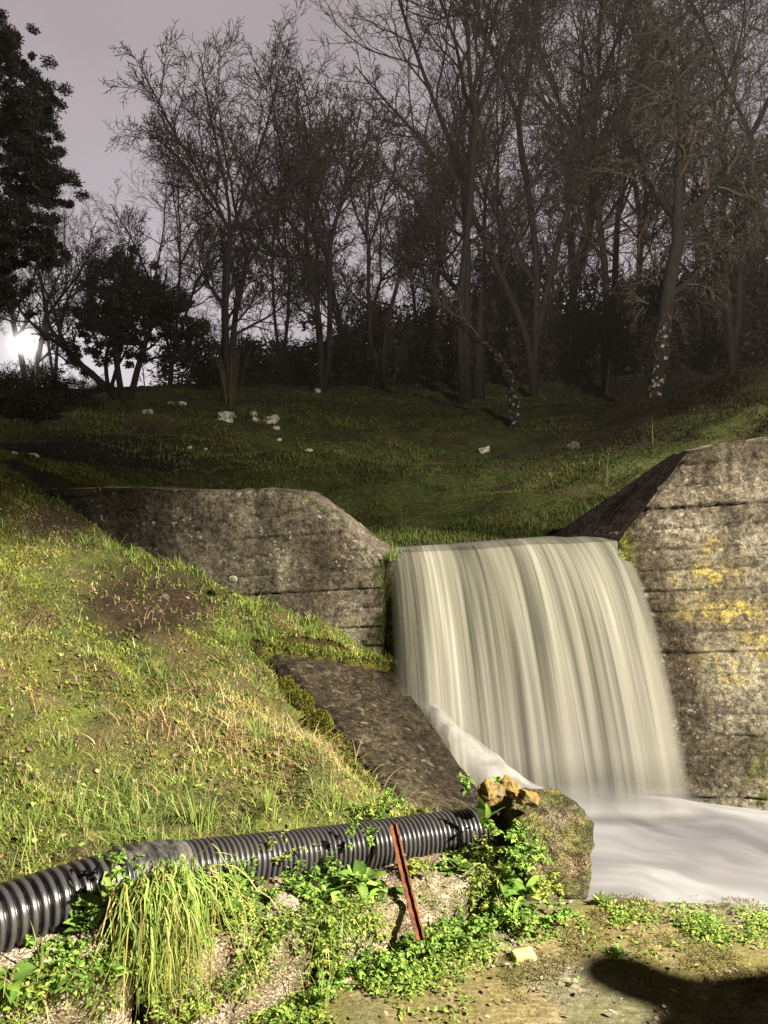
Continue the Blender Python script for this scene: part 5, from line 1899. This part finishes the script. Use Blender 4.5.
T_ = []
T_.append(make_tree('bare_tree', 228, 388, 21, 1, [(205, 235, -.6), (232, 225, .4), (252, 245, .8)], 0.107, 'tall spreading bare tree with several stems standing against the pale sky at the left', nch=(0, 14, 9, 6, 0), fork=1.25))
T_.append(make_tree('bare_tree', 322, 372, 24, 2, [(300, 235, 0), (328, 225, .8), (352, 245, -.5)], 0.107, 'round-topped bare tree second from the left along the skyline', nch=(0, 12, 9, 6, 0)))
T_.append(make_tree('bare_tree', 382, 365, 25, 3, [(365, 250, 0), (398, 240, .5)], 0.094, 'slim bare tree between the round-topped tree and the tall dark leaning tree', nch=(0, 12, 8, 6, 0)))
T_.append(make_tree('bare_tree', 466, 350, 21, 4, [(432, 130, 0), (470, 150, .8)], 0.125, 'tall dark tree leaning left whose top leaves the frame', nch=(0, 14, 9, 6, 0)))
T_.append(make_tree('bare_tree', 534, 345, 22, 5, [(500, 175, .0), (540, 140, .6), (528, 170, -.5)], 0.125, 'tall bare tree with dark straight stems right of the leaning dark tree', nch=(0, 14, 9, 6, 0)))
T_.append(make_tree('bare_tree', 606, 345, 22, 6, [(590, 165, 0), (628, 150, .6)], 0.118, 'tall bare tree with a fine brown crown behind the lichened trunk', nch=(0, 14, 9, 6, 0), mats=('bark', 'twiglit')))
T_.append(make_tree('bare_tree', 655, 402, 16.5, 7, [(672, 205, .0)], 0.21, 'big tree with white lichen on its lower trunk and fine drooping twigs', mats=('barklich', 'twiglit'), up=(0.0, 0.0, -0.14, -0.20, -0.22), nch=(0, 12, 10, 8, 0), ratio=(0, .48, .46, .5, 0), minr=0.004))
T_.append(make_tree('bare_tree', 735, 350, 21, 8, [(710, 170, 0), (750, 140, .4)], 0.118, 'bare brown tree at the right edge of the wood', mats=('bark', 'twiglit'), nch=(0, 14, 9, 6, 0)))
T_.append(make_tree('bare_tree', 30, 394, 22.5, 9, [(14, 312, 0), (47, 318, .6)], 0.107, 'bare trunks right in front of the far lamp', nch=(0, 12, 8, 6, 0)))
T_.append(make_tree('bare_tree', 110, 394, 29, 10, [(95, 320, 0), (125, 300, 1)], 0.094, 'grey fine-twigged bare tree behind the dark bush at the left', mats=('bark', 'twiglit'), nch=(0, 12, 9, 6, 0)))

# background trees: copies standing deeper in the wood
BGL = ['thin grey tree deep in the wood, one of many', ]
spots = [(350, 33), (425, 31), (490, 34), (565, 31), (640, 30), (700, 34), (762, 31), (800, 25), (280, 40), (170, 42), (55, 38), (-20, 30), (530, 45)]
srcs = [T_[0], T_[1], T_[3], T_[4], T_[5], T_[7]]
for i, (px_, Y_) in enumerate(spots):
    o = copy_tree(srcs[i % 6])
    o.location = on_hill(px_, 370, Y_)
    o.location.z -= 0.2
    o.rotation_euler = (0, 0, 1.3 + i * 2.1)
    s_ = (0.80 if px_ < 300 else 1.0) + 0.1 * math.sin(i * 5)
    o.scale = (s_, s_, s_)
    tag(o, 'bare tree standing deeper in the dark wood among many alike', 'tree', 'bare trees deep in the wood')

# leaning dead trunk with a lichened stump, standing snag
def snag(name, pts, r, label, mats='barklich', parts=()):
    root = empty(name, pts[0])
    P = np.array(pts) - np.array(pts[0])
    t = np.linspace(0, 1, 22)
    tt_ = np.linspace(0, 1, len(P))
    Pm = np.stack([np.interp(t, tt_, P[:, i]) for i in range(3)], 1)
    Pm += 0.03 * np.stack([fbm(Pm + 5, 2.5, 3, 500 + i) for i in range(3)], 1)
    R = np.interp(t, np.linspace(0, 1, len(r)), r) * (1 + 0.15 * fbm(Pm, 3, 2, 77))
    mb = MB()
    tubes(mb, Pm[None], R[None], 10, (.5, .5, .5))
    mb.build('trunk', M[mats], root)
    if parts:
        out = {l: [] for l in range(4)}
        br = grow_tree(int(pts[0][0] * 100) % 97 + 3, [], .05)
        rd = random.Random(5)
        lst = []
        for (tt0, dv, L) in parts:
            i = int(tt0 * 21)
            g = grow_tree(rd.randint(1, 999), [(tuple(Pm[i]), dv, L)], 0.035, nch=(0, 5, 4, 0, 0), maxlev=3)
            for a, b in g.items():
                lst += [(x, y) for x, y in b]
        m2 = MB()
        for n_ in set(len(a) for a, _ in lst):
            q = [(a, b) for a, b in lst if len(a) == n_]
            tubes(m2, np.array([a for a, _ in q]), np.maximum(np.array([b for _, b in q]), .006), 4, (.5, .5, .5))
        m2.build('branches', M['twiglit'], root)
    tag(root, label, 'dead tree')
    return root


b = on_hill(516, 418, 16)
snag('leaning_trunk', [b - np.array([0, 0, .1]), at(513, 385, 16), at(495, 352, 16.2), at(470, 335, 16.6), at(440, 300, 17), at(415, 278, 17.4)], [.11, .11, .075, .055, .04, .02], 'leaning dead trunk with pale lichen on its stump in the middle of the meadow', parts=((.55, (-.2, .2, 1), .6), (.7, (-.5, 0, .6), .6), (.95, (-1, 0, .2), .7)))
b = on_hill(479, 374, 22)
snag('standing_snag', [b, at(479, 340, 22), at(481, 292, 22)], [.19, .15, .03], 'broken upright stump behind the leaning dead trunk', 'bark')


# evergreen foliage
def leaf_cloud(mb, centres, radii, per, size, pal, flat=0.7):
    n = len(centres) * per
    c = np.repeat(centres, per, 0)
    r = np.repeat(radii, per)
    d = RNG.normal(0, 1, (n, 3))
    d /= np.linalg.norm(d, axis=1)[:, None]
    p = c + d * (r * RNG.random(n) ** 0.45)[:, None] * np.array([1, 1, flat])
    az = RNG.uniform(0, 2 * PI, n)
    el = RNG.uniform(-.9, 1.0, n)
    L = size * RNG.uniform(.6, 1.3, n)
    h = np.stack([np.cos(az) * np.cos(el), np.sin(az) * np.cos(el), np.sin(el)], 1)
    s = np.cross(h, RNG.normal(0, 1, (n, 3)))
    s /= np.linalg.norm(s, axis=1)[:, None] + 1e-9
    a0 = p
    a1 = p + h * (L * .5)[:, None] + s * (L * .22)[:, None]
    a2 = p + h * L[:, None]
    a3 = p + h * (L * .5)[:, None] - s * (L * .22)[:, None]
    v = np.stack([a0, a1, a2, a3], 1).reshape(-1, 3)
    mb.add(v, quads=np.arange(n * 4).reshape(-1, 4), col=np.repeat(pick(pal, n), 4, 0))


def evergreen(name, base, stems, r0, clumps, size, pal, label, per=260, seed=3, cat='tree'):
    root = empty(name, base)
    br = grow_tree(seed, stems, r0, nch=(0, 5, 4, 0, 0), maxlev=3)
    m1 = MB()
    for lev, lst in br.items():
        if lst:
            tubes(m1, np.array([a for a, _ in lst]), np.array([b for _, b in lst]), 7 if lev < 2 else 4, (.5, .5, .5))
    m1.build('trunk', M['bark'], root)
    m2 = MB()
    leaf_cloud(m2, np.array([c[:3] for c in clumps]) - np.asarray(base), np.array([c[3] for c in clumps]), per, size, pal)
    m2.build('crown', M['darkleaf'], root)
    tag(root, label, cat)
    return root


DARK = [(0.009, 0.010, 0.006), (0.005, 0.006, 0.004), (0.014, 0.014, 0.008)]
cl_ = []
rd = random.Random(12)
edge = [(22, -6), (45, 22), (75, 36), (100, 40), (140, 52), (180, 60), (215, 55), (250, 44), (285, 24), (310, 6)]
for i in range(200):
    py_ = rd.uniform(34, 305)
    mx = np.interp(py_, [e[0] for e in edge], [e[1] for e in edge]) + 7 * math.sin(py_ * .35)
    px_ = mx - abs(rd.gauss(0, 36)) - 3
    q = at(px_, py_, 13.5 + rd.gauss(0, .6))
    r_ = rd.uniform(.12, .34)
    for m_ in range(4):
        cl_.append((q[0] + rd.gauss(0, r_ * .9), q[1] + rd.gauss(0, r_ * .7), q[2] + rd.gauss(0, r_ * .35) + .1 * r_, r_ * rd.uniform(.25, .6)))
b = on_hill(-30, 402, 13.5)
evergreen('evergreen_tree', b, [((0, 0, 0), (0.02, 0, 1), 3.0), ((.2, .1, 0), (0.10, 0, 1), 2.6)], 0.16, cl_, 0.052, DARK, 'dark evergreen tree cut by the left edge of the frame', per=220)

cl_ = []
for i in range(330):
    a = rd.uniform(0, 2 * PI)
    q_ = rd.random() ** .6 * (1 + .25 * math.sin(3 * a + 1))
    px_ = 130 + 58 * q_ * math.cos(a) + rd.gauss(0, 8)
    py_ = 320 + 56 * q_ * math.sin(a) + rd.gauss(0, 8)
    if py_ > 345 and abs(px_ - 120) < 45 and rd.random() < .6:
        continue
    q = at(px_, py_, 18.5 + rd.gauss(0, .7))
    cl_.append((*q, rd.uniform(.06, .26)))
b = on_hill(124, 402, 18.5)
evergreen('evergreen_bush', b, [((0, 0, 0), (-.25, 0, 1), 1.6), ((.1, 0, 0), (.25, 0, 1), 1.8), ((-.1, .1, 0), (-.7, 0, .9), 1.7)], 0.10, cl_, 0.085, DARK, 'round dark evergreen small tree with leaning stems left of the bare trees', per=150, seed=8)

# dark undergrowth bushes
def bush_proto(name, w_, h_, seed, size=.16, n=46, per=90):
    root = empty(name, (0, 0, 0))
    r2 = random.Random(seed)
    cl = []
    for i in range(n):
        x = r2.gauss(0, w_ * .42)
        y = r2.gauss(0, w_ * .3)
        z = r2.random() ** .8 * h_ * (1 - .45 * (abs(x) / w_) ** 2)
        cl.append((x, y, z, r2.uniform(.25, .55)))
    m2 = MB()
    leaf_cloud(m2, np.array([c[:3] for c in cl]), np.array([c[3] for c in cl]), per, size, [(0.016, 0.014, 0.008), (0.011, 0.010, 0.006), (0.026, 0.020, 0.012)], .9)
    m2.build('foliage', M['darkleaf'], root)
    m1 = MB()
    st = [((r2.gauss(0, w_ * .3), r2.gauss(0, w_ * .2), 0), (r2.gauss(0, .35), r2.gauss(0, .3), 1), h_ * r2.uniform(.5, .75)) for _ in range(9)]
    br = grow_tree(seed, st, .03, nch=(0, 5, 4, 0, 0), maxlev=3)
    for lev, lst in br.items():
        if lst:
            tubes(m1, np.array([a for a, _ in lst]), np.maximum(np.array([b for _, b in lst]), .008), 3, (.5, .5, .5))
    m1.build('stems', M['twig'], root)
    return root


protos = [bush_proto('bush', 1.7, 2.0, 31), bush_proto('bush', 1.9, 2.5, 32), bush_proto('bush', 1.5, 1.5, 33)]
bs = [(200, 25), (245, 27), (285, 28.5), (330, 29), (372, 28), (415, 28), (452, 27), (500, 28), (545, 27), (590, 27), (632, 26), (680, 26), (725, 25), (770, 24.5), (350, 33), (430, 33), (520, 33), (610, 33), (700, 32), (770, 31), (265, 33), (215, 31), (480, 38), (560, 38), (660, 38), (385, 38), (810, 26), (300, 40), (735, 37)]
for i, (px_, Y_) in enumerate(bs):
    o = protos[i] if i < 3 else copy_tree(protos[i % 3])
    h_ = on_hill(px_, 375, Y_)
    o.location = h_ - np.array([0, 0, .15])
    o.rotation_euler = (0, 0, i * 1.9)
    s_ = (1.25 if px_ > 300 else 1.0) + .25 * math.sin(i * 3.7)
    o.scale = (s_, s_, s_ * (1.15 if px_ > 380 else .8))
    tag(o, 'dark tangled bush in the shade under the bare trees', 'bush', 'dark bushes under the trees')
for i, (px_, Y_, s_) in enumerate([(20, 12, .45), (50, 15, .5), (75, 17, .5), (10, 17, .6), (40, 22, .6), (100, 22, .5), (-10, 25, .7)]):
    o = copy_tree(protos[i % 3])
    o.location = on_hill(px_, 400, Y_) - np.array([0, 0, .15])
    o.rotation_euler = (0, 0, i * 2.3)
    o.scale = (s_, s_, s_ * .6)
    tag(o, 'low dark bush in the hollow at the left behind the bank', 'bush', 'low bushes in the hollow')

# far street lamp
lampr = empty('street_lamp', (LAMP_P[0], LAMP_P[1], LAMP_P[2] - 2.3))
tag(lampr, 'distant lit street lamp shining white between trunks at the left edge', 'street lamp')
mb = MB()
tubes(mb, np.array([[[0.12, 0.1, 0], [0.12, 0.1, 1], [0.12, 0.1, 2.2], [0.10, 0.1, 2.42], [0.0, 0, 2.45]]], float), np.array([[.035, .03, .028, .022, .02]]), 8, (.1, .1, .1))
mb.build('pole', M['metal'], lampr)
mb = MB()
rough_block(mb, (0, 0, 2.45), (0.34, 0.17, 0.07), 0, 6, 4, 0, 1, 1)
hd = mb.build('lamp_head', M['metal'], lampr)
mb = MB()
rough_block(mb, (0.0, -0.02, 2.32), (0.26, 0.22, 0.20), 0, 8, 2.2, 0, 1, 1)
mb.build('lamp_globe', M['glow'], hd)
k = NT('lamp_halo')
gr_ = k.n('ShaderNodeTexGradient', {'Vector': k.n('ShaderNodeMapping', {'Vector': k.pos(), 'Scale': (1 / 1.3, 1 / 1.3, 1 / 1.3)}).outputs[0]}, gradient_type='SPHERICAL').outputs['Fac']
ve = k.n('ShaderNodeEmission', {'Color': (1.0, 0.94, 0.84, 1), 'Strength': k.math('ADD', k.math('MULTIPLY', k.math('POWER', gr_, 13.0), 34.0), k.math('MULTIPLY', k.math('POWER', gr_, 4.0), 0.5))}).outputs[0]  # emissive ball added to imitate bloom around the lamp
k.t.links.new(ve, k.out.inputs['Volume'])
mb = MB()
rough_block(mb, (0, 0, 0), (2.6, 2.6, 2.6), 0, 10, 2.0, 0, 1, 1)
ho = mb.build('halo_ball', k.m, hd)
ho.location = (0, -0.3, 2.32)

# ------------------------------------------------------------------ bystander right of the frame, whose shadow falls on the floor
def person(loc, rz):
    root = empty('person', loc, rz)
    tag(root, 'person in a dark coat standing beside the camera outside the picture', 'person')
    V = [(0, 0, .95), (0, 0, 1.15), (0, 0, 1.38), (0, 0, 1.50), (0, .01, 1.60), (0, .01, 1.70),
         (.19, 0, 1.40), (.30, .02, 1.14), (.20, .18, 1.08), (-.19, 0, 1.40), (-.30, .02, 1.14), (-.20, .18, 1.08),
         (.10, 0, .90), (.11, .01, .50), (.11, -.02, .08), (.12, .12, .04), (-.10, 0, .90), (-.11, .01, .50), (-.11, -.02, .08), (-.12, .12, .04)]
    E = [(0, 1), (1, 2), (2, 3), (3, 4), (4, 5), (2, 6), (6, 7), (7, 8), (2, 9), (9, 10), (10, 11), (0, 12), (12, 13), (13, 14), (14, 15), (0, 16), (16, 17), (17, 18), (18, 19)]
    R = [.16, .15, .15, .06, .095, .08, .075, .055, .045, .075, .055, .045, .10, .07, .05, .04, .10, .07, .05, .04]
    me = bpy.data.meshes.new('body')
    me.from_pydata(V, E, [])
    o = bpy.data.objects.new('body', me)
    C.objects.link(o)
    o.parent = root
    sk = o.modifiers.new('skin', 'SKIN')
    for i, r in enumerate(R):
        me.skin_vertices[0].data[i].radius = (r * (1.15 if i < 3 else 1), r * (.8 if i < 3 else 1))
    me.skin_vertices[0].data[0].use_root = True
    ss = o.modifiers.new('sub', 'SUBSURF')
    ss.levels = ss.render_levels = 2
    me.materials.append(M['cloth'])
    return root


hp = np.array([0.78, 2.42, 0.0])
tpar = 1.64 / LP[2]
hd_ = hp + tpar * (LP - hp)
person((hd_[0], hd_[1], 0), 0.5)

# ------------------------------------------------------------------ scattering box added over meadow and wood to imitate the lens-flare veil
k = NT('flare_veil')
vs = k.n('ShaderNodeVolumeScatter', {'Color': (1.0, 0.88, 0.76, 1), 'Density': 0.0030, 'Anisotropy': 0.2}).outputs[0]
k.t.links.new(vs, k.out.inputs['Volume'])
mb = MB()
V_ = np.array([[x, y, z] for x in (-32, 40) for y in (7.5, 48) for z in (-1, 26)], float)
mb.add(V_, quads=[[0, 1, 3, 2], [4, 6, 7, 5], [0, 4, 5, 1], [2, 3, 7, 6], [0, 2, 6, 4], [1, 5, 7, 3]])
tag(mb.build('veil_box', k.m, smooth=False), kind='structure')
